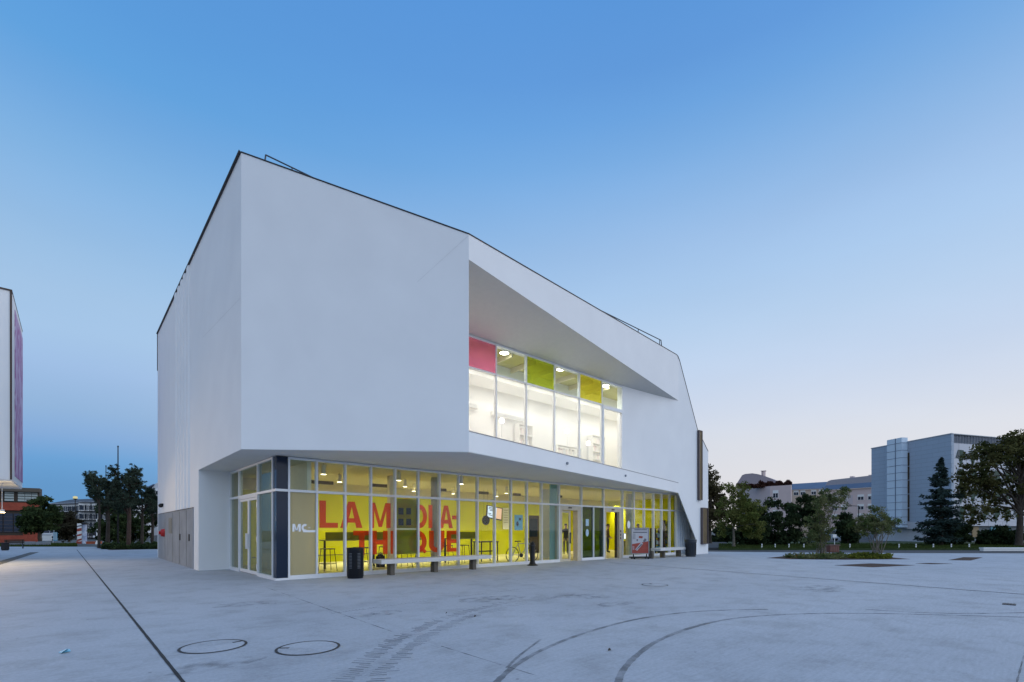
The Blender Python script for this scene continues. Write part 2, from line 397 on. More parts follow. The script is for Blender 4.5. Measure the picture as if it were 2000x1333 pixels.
# faint thin high cloud, barely there
nz = N.new('ShaderNodeTexNoise'); nz.inputs['Scale'].default_value = 1.6; nz.inputs['Detail'].default_value = 5
mp = N.new('ShaderNodeMapping'); mp.inputs['Scale'].default_value = (1, 1, 3.5); L.new(nrm.outputs[0], mp.inputs[0]); L.new(mp.outputs[0], nz.inputs['Vector'])
cr = N.new('ShaderNodeMapRange'); cr.inputs[1].default_value = 0.3; cr.inputs[2].default_value = 0.7; cr.inputs[3].default_value = 0.975; cr.inputs[4].default_value = 1.03
L.new(nz.outputs['Fac'], cr.inputs[0])
vm = N.new('ShaderNodeVectorMath'); vm.operation = 'SCALE'; L.new(mx.outputs[2], vm.inputs[0]); L.new(cr.outputs[0], vm.inputs['Scale'])
# unseen sky behind the viewer, brightened and tinted by side to light the walls
bd = N.new('ShaderNodeVectorMath'); bd.operation = 'DOT_PRODUCT'; bd.inputs[1].default_value = (-FW[0], -FW[1], 0); L.new(nrm.outputs[0], bd.inputs[0])
bm = N.new('ShaderNodeMapRange'); bm.interpolation_type = 'SMOOTHSTEP'; bm.inputs[1].default_value = -0.25; bm.inputs[2].default_value = 0.65; L.new(bd.outputs['Value'], bm.inputs[0])
bx_ = N.new('ShaderNodeMix'); bx_.data_type = 'RGBA'; L.new(bm.outputs[0], bx_.inputs[0]); L.new(vm.outputs[0], bx_.inputs[6]); br_ = N.new('ShaderNodeVectorMath'); br_.operation = 'DOT_PRODUCT'; br_.inputs[1].default_value = (RT[0], RT[1], 0); L.new(nrm.outputs[0], br_.inputs[0])
bs_ = N.new('ShaderNodeMapRange'); bs_.inputs[1].default_value = -0.85; bs_.inputs[2].default_value = 0.85; L.new(br_.outputs['Value'], bs_.inputs[0])
bl = N.new('ShaderNodeValToRGB'); bl.color_ramp.interpolation = 'EASE'
bl.color_ramp.elements[0].position = 0.05; bl.color_ramp.elements[1].position = 0.95
be = bl.color_ramp.elements.new(0.46)
for e_, c_ in zip((bl.color_ramp.elements[0], bl.color_ramp.elements[1], bl.color_ramp.elements[2]), BACK): e_.color = (c_[0]/1.5, c_[1]/1.5, c_[2]/1.5, 1)
L.new(bs_.outputs[0], bl.inputs[0])
b15 = N.new('ShaderNodeVectorMath'); b15.operation = 'SCALE'; b15.inputs['Scale'].default_value = 1.5; L.new(bl.outputs[0], b15.inputs[0])
L.new(b15.outputs[0], bx_.inputs[7])
L.new(bx_.outputs[2], bg.inputs[0]); bg.inputs[1].default_value = 1.0

def sun():
    d = bpy.data.lights.new('afterglow', 'SUN'); d.energy = SUN_E; d.angle = math.radians(60); d.color = (1.0, 0.95, 0.96)
    o = bpy.data.objects.new('afterglow', d); COL.objects.link(o)
    el_ = math.radians(22); v = Vector((sd[0]*math.cos(el_), sd[1]*math.cos(el_), math.sin(el_)))
    a2 = math.radians(-30); v = Matrix.Rotation(a2, 3, 'Z') @ v
    o.rotation_euler = v.to_track_quat('Z', 'Y').to_euler()
SUN_E = 0.85
sun()

def area(name, loc, size, e, col, rot=(0, 0, 0), shape='DISK', size_y=None):
    d = bpy.data.lights.new(name, 'AREA'); d.energy = e; d.color = col; d.shape = shape; d.size = size
    if size_y: d.size_y = size_y
    o = bpy.data.objects.new(name, d); COL.objects.link(o); o.location = loc; o.rotation_euler = rot
    return o
WARM = (1.0, 0.86, 0.52)

# ------------------------------------------------------------------ the ground
g = MB(); g.face([(-1500, -1500, -0.30), (1500, -1500, -0.30), (1500, 1500, -0.30), (-1500, 1500, -0.30)])
tag(g.build('ground', M['ground']), kind='structure')
pz = MB()
pl = [gD(-2600, 41), gD(215, 41), gD(330, 37), gD(900, 60), gD(1385, 31.5), gD(1700, 29.6), gD(2800, 28.0), at_D(-2600, HY, -14), at_D(2600, HY, -14)]
pl = [(p.x, p.y) for p in pl]
pz.prism(pl, -0.35, 0.0)
tag(pz.build('plaza', M['plaza']), kind='structure')
rd = MB(); rd.prism([(p.x, p.y) for p in (gD(900, 26.0), gD(3200, 26.0), gD(3200, 37), gD(900, 37))], -0.34, -0.13)
tag(rd.build('road', M['asphalt']), kind='structure')
rd = MB(); rd.prism([(p.x, p.y) for p in (gD(1585, 58), gD(1730, 56), gD(1730, 88), gD(1585, 88))], -.05, .004)
tag(rd.build('car_park', M['asphalt']), kind='structure')
rd = MB(); rd.prism([(p.x, p.y) for p in (gD(1375, 40), gD(1420, 40), gD(1418, 150), gD(1388, 150))], -0.29, -0.05)
tag(rd.build('road', M['asphalt']), kind='structure')
lw = MB(); lw.prism([(p.x, p.y) for p in (gD(1404, 37), gD(3200, 37), gD(3200, 90), gD(1436, 90))], -0.33, 0.0)
tag(lw.build('lawn', M['lawn']), kind='structure')
lw = MB(); lw.prism([(p.x, p.y) for p in (gD(-1500, 41.2), gD(150, 41.2), gD(150, 52), gD(-1500, 52))], -0.33, -0.02)
tag(lw.build('lawn', M['lawn']), kind='structure')

def strip(pts, wd, z, mb, jitter=0.0, rnd=None):
    # ribbon along a ground polyline
    P = [Vector((p[0], p[1], z)) for p in pts]
    Ls = []
    for i, p in enumerate(P):
        d = (P[min(i+1, len(P)-1)] - P[max(i-1, 0)]); d.normalize(); n = Vector((-d.y, d.x, 0))
        ww = wd(i) if callable(wd) else wd
        if jitter: ww *= 1 + rnd.uniform(-jitter, jitter)
        Ls.append((p + n*ww/2, p - n*ww/2))
    for a, b in zip(Ls[:-1], Ls[1:]): mb.face([a[0], a[1], b[1], b[0]])
def seg(p, q, n): return [p.lerp(q, i/n) for i in range(n + 1)]
# joints between the slabs
rj = random.Random(3)
j = MB()
strip(seg(at_z(150, 1074), at_z(228, 1170), 20) + seg(at_z(228, 1170), at_z(380, 1361), 60)[1:], 0.032, 0.004, j, 0.10, rj)
tag(j.build('expansion_joint', M['joint']), kind='structure')
j = MB(); strip(seg(at_z(1190, 1099.5), at_z(2150, 1173), 80), 0.055, 0.004, j, 0.15, rj)
tag(j.build('expansion_joint', M['joint']), kind='structure')
for a, b in (((1983, 1345), (2003, 1268)), ((862, 1263), (1062, 1325)), ((520, 1148), (770, 1236)), ((930, 1116), (1030, 1139))):
    j = MB(); strip(seg(at_z(*a), at_z(*b), 24), 0.014, 0.0035, j, 0.5, rj)
    tag(j.build('expansion_joint', mark_mat('fine_joint', (0.10, 0.10, 0.10), 0.75, 3.0)), kind='structure')
j = MB(); strip(seg(at_z(-60, 1118), at_z(68, 1079), 20), 0.42, 0.004, j)
tag(j.build('drain_strip', mat('drain_gravel', (0.11, 0.11, 0.105), 0.9, var=0.4, scale=9)), kind='structure')
# tyre marks swung across the plaza
tm = mark_mat('tyre_rubber', (0.11, 0.11, 0.115), 0.50, 3.5, 0.25, 0.6)
def curve_px(pts, n=14):
    P = [at_z(*p) for p in pts]; out = []
    for i in range(len(P) - 1):
        p0, p1, p2, p3 = P[max(i-1, 0)], P[i], P[i+1], P[min(i+2, len(P)-1)]
        for k in range(n):
            t = k/n
            out.append(0.5*((2*p1) + (p2-p0)*t + (2*p0-5*p1+4*p2-p3)*t*t + (3*p1-p0-3*p2+p3)*t**3))
    out.append(P[-1]); return out
for pts, wd in (([(1205, 1345), (1216, 1312), (1245, 1280), (1290, 1250), (1360, 1224), (1440, 1208), (1560, 1200), (1700, 1199), (1880, 1203), (2060, 1208)], 0.07),
                ([(965, 1338), (1005, 1302), (1060, 1270), (1140, 1238), (1240, 1211), (1340, 1197), (1430, 1192), (1500, 1191)], 0.065),
                ([(1690, 1191), (1790, 1197), (1900, 1199), (2060, 1196)], 0.06),
                ([(990, 1306), (1014, 1282), (1056, 1250)], 0.035)):
    j = MB(); c = curve_px(pts); strip(c, wd, 0.0045, j, 0.15, rj)
    tag(j.build('tyre_mark', tm), kind='structure')
# tread print of a heavy wheel: short ribs across two tracks
tread = MB()
for pts, hw in (([(690, 1345), (735, 1300), (800, 1250), (880, 1212), (970, 1186), (1075, 1166)], 0.30), ([(640, 1200), (760, 1184), (900, 1166), (1010, 1152)], 0.05)):
    c = curve_px(pts, 40)
    dist = 0; last = c[0]
    for i in range(1, len(c)):
        d = c[i] - c[i-1]
        if (c[i] - last).length < 0.055: continue
        last = c[i]; d.normalize(); n = Vector((-d.y, d.x, 0))
        for s in (-1, 1):
            if rj.random() < 0.07: continue
            a = c[i] + n*s*hw*rj.uniform(0.1, 0.3); b = c[i] + n*s*hw*rj.uniform(0.6, 1.0) + d*0.03
            strip([(a.x, a.y), (b.x, b.y)], rj.uniform(0.012, 0.028), 0.0046, tread)
tag(tread.build('tyre_mark', mark_mat('tread_dirt', (0.11, 0.11, 0.115), 0.52, 1.0, 0.22, 0.58)), kind='structure')
# stains
for (x, y, rx, ry) in ((1150, 1165, 0.45, 0.5), (1110, 1164, 0.5, 0.3), (990, 1168, 0.4, 0.5), (700, 1203, 0.35, 0.25), (755, 1196, 0.3, 0.3), (940, 1172, 0.6, 0.4), (420, 1300, 0.5, 0.25), (1200, 1181, 0.5, 0.3), (1600, 1150, 1.2, 0.6), (480, 1180, 0.6, 0.4)):
    p = at_z(x, y); j = MB()
    j.face([(p.x + rx*math.cos(t*PI/8)*rj.uniform(0.6, 1.1), p.y + ry*math.sin(t*PI/8)*rj.uniform(0.6, 1.1), 0.004) for t in range(16)])
    tag(j.build('stain', mark_mat('stain_dirt', (0.12, 0.12, 0.12), 0.34, 5.0, 0.42, 0.72)), kind='structure')

def manhole(px, py, r, rot, label):
    c = at_z(px, py); c.z = 0
    t = thing('manhole_cover', label, 'manhole cover', c, rot, 'manhole covers in the plaza')
    ring = MB()
    for i in range(48):
        a0, a1 = 2*PI*i/48, 2*PI*(i+1)/48
        ring.face([(q*math.cos(a), q*math.sin(a), 0.006) for q, a in ((r, a0), (r, a1), (r - 0.03, a1), (r - 0.03, a0))])
    ring.build('rim', M['iron'], t, local=True)
    lid = MB(); lid.face([((r - 0.032)*math.cos(2*PI*i/48), (r - 0.032)*math.sin(2*PI*i/48), 0.005) for i in range(48)])
    lid.build('cover_plate', M['plaza'], t, local=True)
    nt_ = MB(); nt_.box(r - 0.14, -0.018, 0.004, r - 0.03, 0.018, 0.008); nt_.build('lifting_slot', M['iron'], t, local=True)
manhole(417, 1263, 0.36, 0.2, 'round concrete-filled manhole cover nearest the left slab joint')
manhole(602, 1266, 0.36, 2.5, 'round concrete-filled manhole cover beside the tyre tread print')
manhole(1279, 1143, 0.33, 1.0, 'distant round manhole cover in front of the entrance doors')
# small litter
c = at_z(122, 1276); lt = MB()
for k in range(5):
    a = rj.uniform(0, 6.28); q = Vector((math.cos(a), math.sin(a), 0)) * 0.03
    lt.face([(c.x + q.x - 0.035, c.y + q.y - 0.02, 0.004), (c.x + q.x + 0.04, c.y + q.y - 0.03, 0.012 + 0.012*k % 3), (c.x + q.x + 0.03, c.y + q.y + 0.035, 0.03), (c.x + q.x - 0.03, c.y + q.y + 0.03, 0.008)])
tag(lt.build('crumpled_wrapper', mat('blue_wrapper', (0.28, 0.66, 0.80), 0.5)), 'crumpled pale blue wrapper lying on the paving', 'litter')
for px, py, s, lab in ((1191, 1271, 0.035, 'dead brown leaf lying alone on the paving between the tyre arcs'), (928, 1205, 0.03, 'larger dark pebble beside the tread print'), (872, 1199, 0.02, 'small dark pebble beside the tread print')):
    c = at_z(px, py); lt = MB()
    lt.mesh([(c.x - s, c.y, 0.004), (c.x, c.y - s*0.6, 0.016), (c.x + s*1.1, c.y + s*0.2, 0.005), (c.x, c.y + s*0.6, 0.02), (c.x, c.y, 0.03)], [(0, 1, 4), (1, 2, 4), (2, 3, 4), (3, 0, 4), (0, 3, 2, 1)])
    tag(lt.build('dead_leaf' if 'leaf' in lab else 'pebble', M['dark_brown']), lab, 'leaf' if 'leaf' in lab else 'pebble')
c = at_z(1971, 1181); sl = MB(); sl.box(c.x - .13, c.y - .09, 0.0, c.x + .13, c.y + .09, 0.008)
for k in range(4): sl.box(c.x - .11, c.y - .07 + k*.04, 0.008, c.x + .11, c.y - .055 + k*.04, 0.014)
tag(sl.build('drain_grate', M['iron']), 'small square iron drain grate in the paving near the right edge', 'drain grate')

# ------------------------------------------------------------------ the library
lib = thing('library_building', 'white faceted library with a jutting prow, glass ground floor and lit upper window', 'building', (0, 0, 0))
C1 = (-1.0, -0.45); P = (3.65, -3.99); T = (20.48, -0.80)
zC, zP, zT, zB = 11.15, 9.35, 11.02, 11.49
BK = 16.3; E1, E2 = (22.64, -0.8, 7.29), (23.98, -0.8, 6.13)
SB, WB = 3.49, -0.80     # underside of the upper floor; plane of the upper window wall
def v3(p, z): return Vector((p[0], p[1], z))
# side wall with its shallow ribs
m = MB(); m.slab([(-1, BK, 0), (-1, 5.3, 0), (-1, 5.3, SB), (-1, -0.45, SB), (-1, -0.45, zC), (-1, BK, zB)], (0.25, 0, 0))
m.box(-0.75, 5.3, 0, 0.0, 5.55, SB)
def ribz(b): return zC + (zB - zC)*(b - C1[1])/(BK - C1[1]) - 0.02
for x in (344, 350, 355.5, 361, 368):
    b = at_a(x, 800, -1).y
    wd = 0.30
    pr = [(-1.0, b - wd), (-1.05, b - wd*0.85), (-1.06, b - wd*0.5), (-1.06, b + wd*0.2), (-1.035, b + wd*0.6), (-1.0, b + wd)]
    m.prism([(p[0], p[1]) for p in pr], 2.228, ribz(b) - 0.02)
sw = m.build('side_wall', M['render'], lib)
# hairline slanting joint on the side wall and front wall
def hair(pts, wd, mb):
    for a, b in zip(pts[:-1], pts[1:]): mb.tube(a, b, wd, wd, 5)
# front wall of the prow
fdir = (Vector((P[0], P[1], 0)) - Vector((C1[0], C1[1], 0))).normalized(); fin = Vector((-fdir.y, fdir.x, 0)) * 0.22
m = MB(); m.slab([v3(C1, SB), v3(P, SB + 0.01), v3(P, zP), v3(C1, zC)], fin)
m.build('front_wall', M['render'], lib)
jm = mat('render_joint', (.68, .68, .68), .8)
def front_pt(x, y, off=.004):
    n_ = Vector((fin.x, fin.y, 0)).normalized(); r = ray(x)
    D = ((C1[0] - CA)*n_.x + (C1[1] - CB)*n_.y)/(r[0]*n_.x + r[1]*n_.y)
    return at_D(x, y, D) - n_*off
p, q = front_pt(815, 552), front_pt(914, 462); u_ = (q - p).normalized(); w_ = Vector((0, 0, .016))
m = MB(); m.face([p, q, q + w_, p + w_]); m.build('render_joint', jm, lib)
p, q = at_a(396, 660, -1.004), at_a(469.5, 583, -1.004)
m = MB(); m.face([q, p, p + w_, q + w_]); m.build('render_joint', jm, lib)
# band above the balcony, parapet below it
pdir = (Vector((*T, 0)) - Vector((*P, 0))).normalized(); pin = Vector((-pdir.y, pdir.x, 0)) * 0.2
m = MB(); m.slab([v3(P, 8.66), v3(T, 8.54), v3(T, zT), v3(P, zP)], pin)
m.build('upper_band', M['render'], lib)
m = MB()
m.slab([v3(P, SB + 0.01), v3(T, 3.46), v3(T, 4.00), v3(P, 4.05)], pin * 0.9)
m.build('parapet', M['render'], lib)
m = MB(); m.slab([v3(P, 4.052) + pin*0.0 - pin.normalized()*0.008, v3(T, 4.002) - pin.normalized()*0.008, v3(T, 4.002) + pin, v3(P, 4.052) + pin], (0, 0, 0.022))
m.build('parapet_capping', mat('grey_capping', (0.22, 0.22, 0.23), 0.5), lib)
# balcony floor, balcony cheek and balcony soffit
m = MB(); m.slab([v3(P, 3.72) + pin*.92, v3(T, 3.72) + pin*.92, (20.3, WB - .005, 3.72), (3.75, WB - .005, 3.72)], (0, 0, 0.18))
m.build('balcony_floor', M['soffit'], lib)
m = MB(); m.slab([v3(P, 3.5) + Vector((0.05, 0.2, 0)), (3.70, WB, 3.5), (3.70, WB, 8.3), v3(P, 8.66) + Vector((0.05, 0.2, 0))], (-0.15, 0, 0))
m.build('balcony_cheek', M['render'], lib)
m = MB()
WE, WS = Vector((15.30, WB, 8.28)), Vector((3.60, WB, 8.28))
ng, nk = 40, 10
def lowe(q):
    a = 3.6 + (20.48 - 3.6)*q
    return Vector((a, WB, 8.28 + .26*max(0, (a - 13.5)/6.98)**1.6))
gv = [v3(P, 8.66).lerp(v3(T, 8.54), i/ng).lerp(lowe(i/ng), k/nk) for i in range(ng + 1) for k in range(nk + 1)]
m.smooth = True
m.mesh(gv, [(i*(nk+1) + k, i*(nk+1) + k + 1, (i+1)*(nk+1) + k + 1, (i+1)*(nk+1) + k) for i in range(ng) for k in range(nk)])
m.smooth = False
m.face([v3(P, 9.0), v3(T, 9.0), WE + Vector((0, 0, .6)), WS + Vector((0, 0, .6))])
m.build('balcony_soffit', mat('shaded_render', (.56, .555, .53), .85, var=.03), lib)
# window wall right of the window and the tapered end
m = MB()
m.slab([(15.24, WB, 3.9), (20.48, WB, 3.9), (20.48, WB, 8.7), (15.24, WB, 8.7)], (0, 0.3, 0))
m.slab([(20.48, WB, 3.46), (22.45, WB, 0.93), (22.45, WB, 0), (23.98, WB, 0), E2, E1, (20.48, WB, zT)], (0, 0.05, 0))
m.slab([(23.98, WB + .12, 0), (23.98, BK, 0), (23.98, BK, 6.13), (23.98, WB + .12, 6.13)], (-0.12, 0, 0))
m.build('end_wall', M['render'], lib)
# wall over the window, back wall
m = MB(); m.box(3.6, WB, 8.25, 15.24, WB + 0.3, 8.6); m.build('window_lintel', M['soffit'], lib)
m = MB(); m.box(-0.75, BK - 0.25, 0, 23.7, BK, 6.1); m.build('back_wall', M['render'], lib)
# underside of the upper floor
m = MB()
pts = [(-1, -0.45), P, T, (22.4, -0.5), (22.4, 0.6), (0.6, 0.6), (0.6, 5.3), (-1, 5.3)]
m.prism([(p[0] + (0.02 if p[0] == -1 else 0), p[1] + (0.03 if p in (P,) else 0)) for p in pts], SB - 0.004, SB + 0.15)
m.build('soffit', M['soffit'], lib)
for q in ((at_D(1115, 905, 14)),):
    pass
# roof and its coping
m = MB()
m.face([v3(C1, zC - .05), v3(P, zP - .05), v3(T, zT - .05), Vector((20.48, BK, zT)), Vector((-1, BK, zB - .05))])
m.face([v3(T, zT - .05), (E1[0], E1[1], E1[2] - .05), (E1[0], BK, E1[2] - .05), (20.48, BK, zT)])
m.face([(E1[0], E1[1], E1[2] - .05), (E2[0], E2[1], E2[2] - .05), (E2[0], BK, E2[2] - .05), (E1[0], BK, E1[2] - .05)])
m.build('roof', mat('roof_membrane', (0.2, 0.2, 0.21), 0.8), lib)
m = MB()
m.slab([(-1.064, BK, zB - .005), (-1.064, C1[1] - .03, zC - .005), (-.76, C1[1] + .2, zC - .005), (-.76, BK, zB - .005)], (0, 0, .022))
cp = [v3(C1, zC), v3(P, zP), v3(T, zT - 0.05)]
# the right shoulder is slightly rounded
sh0 = v3(T, zT) - Vector((pdir.x, pdir.y, (zT - zP)/17.1)) * 0.35
sh = [sh0]
for k in range(1, 5):
    t = k/5; p_end = Vector(E1).lerp(v3(T, zT), 0.9)
    sh.append((1-t)**2*sh0 + 2*t*(1-t)*v3(T, zT) + t*t*p_end)
cp = cp[:-1] + sh + [Vector(E1), Vector(E2), Vector((E2[0], BK, E2[2]))]
for a, b in zip(cp[:-1], cp[1:]): m.tube(a, b, 0.021, 0.021, 6)
m.tube((-1.0, BK, zB), (-1.0, BK, 9.6), 0.03, 0.03, 6)
m.build('coping', M['coping'], lib)
# safety rails on the roof
m = MB(); r0 = at_D(519, 303, 14.4); dirx = Vector((1, 0, 0))
q0 = Vector((r0.x, r0.y, r0.z)); q1 = q0 + dirx*7.0
m.path([q0 + Vector((-0.12, 0.0, -1.1)), q0, q1], 0.022, 6)
for u in (0.75, 2.4, 4.0, 5.6): m.tube(q0 + dirx*u, q0 + dirx*u + Vector((0, 0, -1.1)), 0.018, None, 6)
m.build('roof_railing', M['steel'], lib)
m = MB(); e = at_D(1291, 665, 27.6); q0 = e - dirx*7.0
m.path([q0, e, e + Vector((0.18, 0, -0.9))], 0.026, 6)
for u in (0.2, 2.6, 4.7, 6.85): m.tube(q0 + dirx*u, q0 + dirx*u + Vector((0, 0, -1.1)), 0.022, None, 6)
m.build('roof_railing', M['steel'], lib)
# grey service panels and doors low on the side wall
b0, b1 = 6.2, 15.9
m = MB(); m.box(-1.02, b0, 0.0, -0.99, b1, 2.2); sp_ = m.build('service_panel', M['panel_grey'], lib)
for b in (7.6, 9.2, 11.0, 13.4):
    q = MB(); q.box(-1.026, b, 0.05, -1.019, b + 0.02, 2.15); q.build('panel_joint', M['joint'], sp_)
q = MB(); q.box(-1.026, b0, 2.2, -0.99, b1, 2.225); q.build('panel_flashing', M['dark'], sp_)
for b in (6.9, 9.0):
    q = MB(); q.box(-1.05, b, 1.0, -1.02, b + 0.12, 1.25); q.build('lock_plate', M['dark'], sp_)
q = MB(); c = at_a(334, 1027, -1.0); q.box(-1.03, c.y - .5, c.z - .35, -1.021, c.y + .5, c.z + .35)
for k in range(7): q.box(-1.042, c.y - .45, c.z - .3 + k*.09, -1.03, c.y + .45, c.z - .26 + k*.09)
q.build('vent_grille', mat('grille_grey', (0.2, 0.2, 0.18), 0.6), sp_)
q = MB(); c = at_a(321, 1041, -1.02); q.tube((-1.02, c.y, c.z), (-1.16, c.y, c.z), 0.20, 0.16, 16); q.tube((-1.16, c.y, c.z), (-1.24, c.y, c.z), 0.08, 0.08, 10)
q.build('fire_hydrant_inlet', mat('red_enamel', (0.42, 0.02, 0.02), 0.4), lib)
q = MB(); c = at_a(319, 988, -1.0); q.ball((-1.1, c.y, c.z), 0.10); q.box(-1.1, c.y - .05, c.z, -1.0, c.y + .05, c.z + .1)
q.build('security_camera', M['dark'], lib)
q = MB()
for x, y in ((1107, 905.5), (1221, 929.5)):
    D = 1/((0)+1)  # small round floodlights on the parapet
    r = ray(x); # intersect the parapet plane
    nrm2 = Vector((-pdir.y, pdir.x, 0)); den = r[0]*nrm2.x + r[1]*nrm2.y
    D = ((P[0]-CA)*nrm2.x + (P[1]-CB)*nrm2.y)/den; c = at_D(x, y, D)
    q.tube(c, c - nrm2*0.05, 0.05, 0.05, 10); q.build('parapet_spout', M['panel_grey'], lib); q = MB()
# louvred windows in the tapered end
for (a0, a1, z0, z1) in ((22.62, 23.02, 3.15, 7.2), (23.02, 23.72, 0.58, 2.72)):
    t = MB(); fw = 0.05
    t.box(a0, WB - 0.14, z0, a0 + fw, WB, z1); t.box(a1 - fw, WB - 0.14, z0, a1, WB, z1)
    t.box(a0 + fw, WB - 0.14, z0, a1 - fw, WB, z0 + fw); t.box(a0 + fw, WB - 0.14, z1 - fw, a1 - fw, WB, z1)
    t.box(a0 + fw, WB - 0.02, z0 + fw, a1 - fw, WB - 0.005, z1 - fw)
    wn = t.build('louvre_window', M['brownwin'], lib)
    q = MB(); k = a0 + fw + 0.04
    while k < a1 - fw - 0.05:
        q.box(k, WB - 0.12, z0 + fw, k + 0.035, WB - 0.03, z1 - fw); k += 0.085
    q.build('louvre', M['gold'], wn)

# ---- upper window
up = [4.25, 5.80, 7.32, 8.86, 10.47, 12.06, 13.65, 15.22]
tints = ['pink', 'pink', 'clear', 'green', 'clear', 'lime', 'clear']
M['pane_pink'] = film('pink_pane', (0.72, 0.32, 0.44), 0.60, (0.93, 0.54, 0.66))
M['pane_green'] = film('green_pane', (0.48, 0.56, 0.10), 0.72, (0.78, 0.84, 0.30))
M['pane_lime'] = film('lime_pane', (0.66, 0.62, 0.10), 0.72, (0.93, 0.90, 0.36))
M['pane_clear'] = M['glass']
M['pane_haze'] = film('hazy_pane', (.88, .88, .86), .74, (1, 1, 1), .3)
zs0, zs1, zmid = 3.95, 8.25, 7.13
for i in range(7):
    a0, a1 = up[i], up[i+1]; fb = 0.025
    m = MB(); y0, y1 = WB - 0.02, WB + 0.10
    m.box(a0 - fb, y0, zs0, a0 + fb, y1, zs1)
    if i == 6:
        m.box(a1 - fb, y0, zs0, a1 + fb, y1, zs1)
        m.box(a0 + fb, y0 - 0.03, 6.98, a1 - fb, y1, 7.13); m.box(a0 + fb, y0 - 0.03, zs0, a0 + 0.09, y1, 6.98); m.box(a1 - 0.09, y0 - 0.03, zs0, a1 - fb, y1, 6.98)
    else: m.box(a0 + fb, y0, zmid - 0.025, a1 - fb, y1, zmid + 0.025)
    m.box(a0 + fb, y0, zs0, a1 - fb, y1, zs0 + 0.05); m.box(a0 + fb, y0, zs1 - 0.05, a1 - fb, y1, zs1)
    wn = m.build('window', M['alu'], lib)
    q = MB(); q.box(a0 + fb, WB + 0.03, zmid + 0.02, a1 - fb, WB + 0.042, zs1 - 0.05); q.build('upper_pane', M['pane_' + tints[i]], wn)
    q = MB(); q.box(a0 + fb, WB + 0.03, zs0 + 0.05, a1 - fb, WB + 0.042, zmid - 0.02); q.build('lower_pane', M['pane_haze'], wn)
# the lit reading room behind it
m = MB(); m.box(3.75, WB + 3.1, 3.9, 20.2, WB + 3.2, 7.75); m.build('reading_room_wall', M['white'], lib)
m = MB(); m.box(20.1, WB + .3, 3.9, 20.2, WB + 3.1, 8.25); m.build('reading_room_wall', M['cream'], lib)
m = MB(); m.box(3.7, WB + .3, 3.9, 3.75, WB + 3.1, 8.25); m.build('reading_room_wall', M['cream'], lib)
m = MB(); m.box(3.76, WB + 1.75, 7.62, 20.1, WB + 2.88, 8.29); m.build('reading_room_bulkhead', M['white'], lib)
m = MB(); m.box(3.75, WB + .12, 8.3, 20.1, WB + 3.2, 8.36); m.box(3.75, WB + 2.9, 7.75, 20.1, WB + 3.2, 8.3); m.build('reading_room_ceiling', mat('pale_olive_ceiling', (0.50, 0.47, 0.20), 0.85), lib)
m = MB(); m.box(3.75, WB + .12, 3.86, 20.1, WB + 3.2, 3.9); m.build('reading_room_floor', M['cream'], lib)
# slim white joists under the ceiling
for k in range(9):
    m = MB(); a = 4.6 + k*1.25; m.box(a, WB + .3, 8.10, a + .07, WB + 1.75, 8.3); m.build('ceiling_beam', M['room_ceiling'], lib)
rr = random.Random(5)
bkm = [M['white'], mat('book_pale', (.62, .60, .52), .7), mat('book_rose', (.66, .48, .48), .7), mat('book_grey', (.45, .48, .5), .7)]
for a, wd_, hh, lab in ((4.3, 1.2, 2.0, 'white bookcase hidden at the left end of the upper window'), (9.1, 1.5, 1.5, 'low wide white bookcase behind the first clear upper pane'), (11.0, .9, 2.4, 'narrow tall white bookcase behind the green upper pane'), (13.6, 1.9, 1.75, 'wide white bookcase behind the lime upper pane'), (16.4, 1.1, 2.6, 'tallest white bookcase at the right end of the upper window')):
    t = thing('bookcase', lab, 'bookcase', (a, WB + 2.7, 3.9), 0, 'white bookcases in the reading room')
    m = MB(); ns = int(hh/.42)
    for z in np.linspace(0, hh, ns + 1): m.box(0.03, 0, z, wd_ - .03, .32, z + .03)
    m.box(0, 0, 0, .03, .32, hh + .03); m.box(wd_ - .03, 0, 0, wd_, .32, hh + .03)
    m.build('shelf', M['white'], t, local=True)
    for q_ in range(ns):
        q = MB(); x = 0.06; lim = wd_*rr.uniform(.45, .95)
        while x < lim - .06:
            bw = rr.uniform(.03, .06); q.cur = rr.randrange(4); q.box(x, .06, q_*hh/ns + .03, x + bw, .28, q_*hh/ns + .03 + rr.uniform(.18, .32)); x += bw
        q.build('book_row', bkm, t, local=True)
m = MB(); m.box(6.3, WB + 2.3, 3.9, 9.0, WB + 2.36, 5.35)
tag(m.build('pink_screen', mat('pale_pink_board', (.70, .40, .44), .7)), 'pale pink partition screen low behind the left upper panes', 'screen')
for a, b_, lab in ((11.9, 1.6, 'pale rounded armchair behind the middle of the upper window'), (14.6, 1.2, 'pale rounded armchair near the right end of the upper window')):
    t = thing('armchair', lab, 'armchair', (a, WB + b_, 3.9), .4)
    m = MB(); m.box(-.4, -.35, .18, .4, .3, .44); m.build('seat', bkm[3], t, local=True, bevel=.06)
    m = MB(); m.box(-.42, .28, .2, .42, .45, .95); m.build('backrest', bkm[3], t, local=True, bevel=.06)
    for sx in (-1, 1):
        m = MB(); m.box(sx*.42 - .07, -.33, .2, sx*.42 + .07, .3, .66); m.build('armrest', bkm[3], t, local=True, bevel=.04)
        for sy in (-.25, .3): m = MB(); m.tube((sx*.34, sy, 0), (sx*.34, sy, .2), .02); m.build('leg', M['dark'], t, local=True)
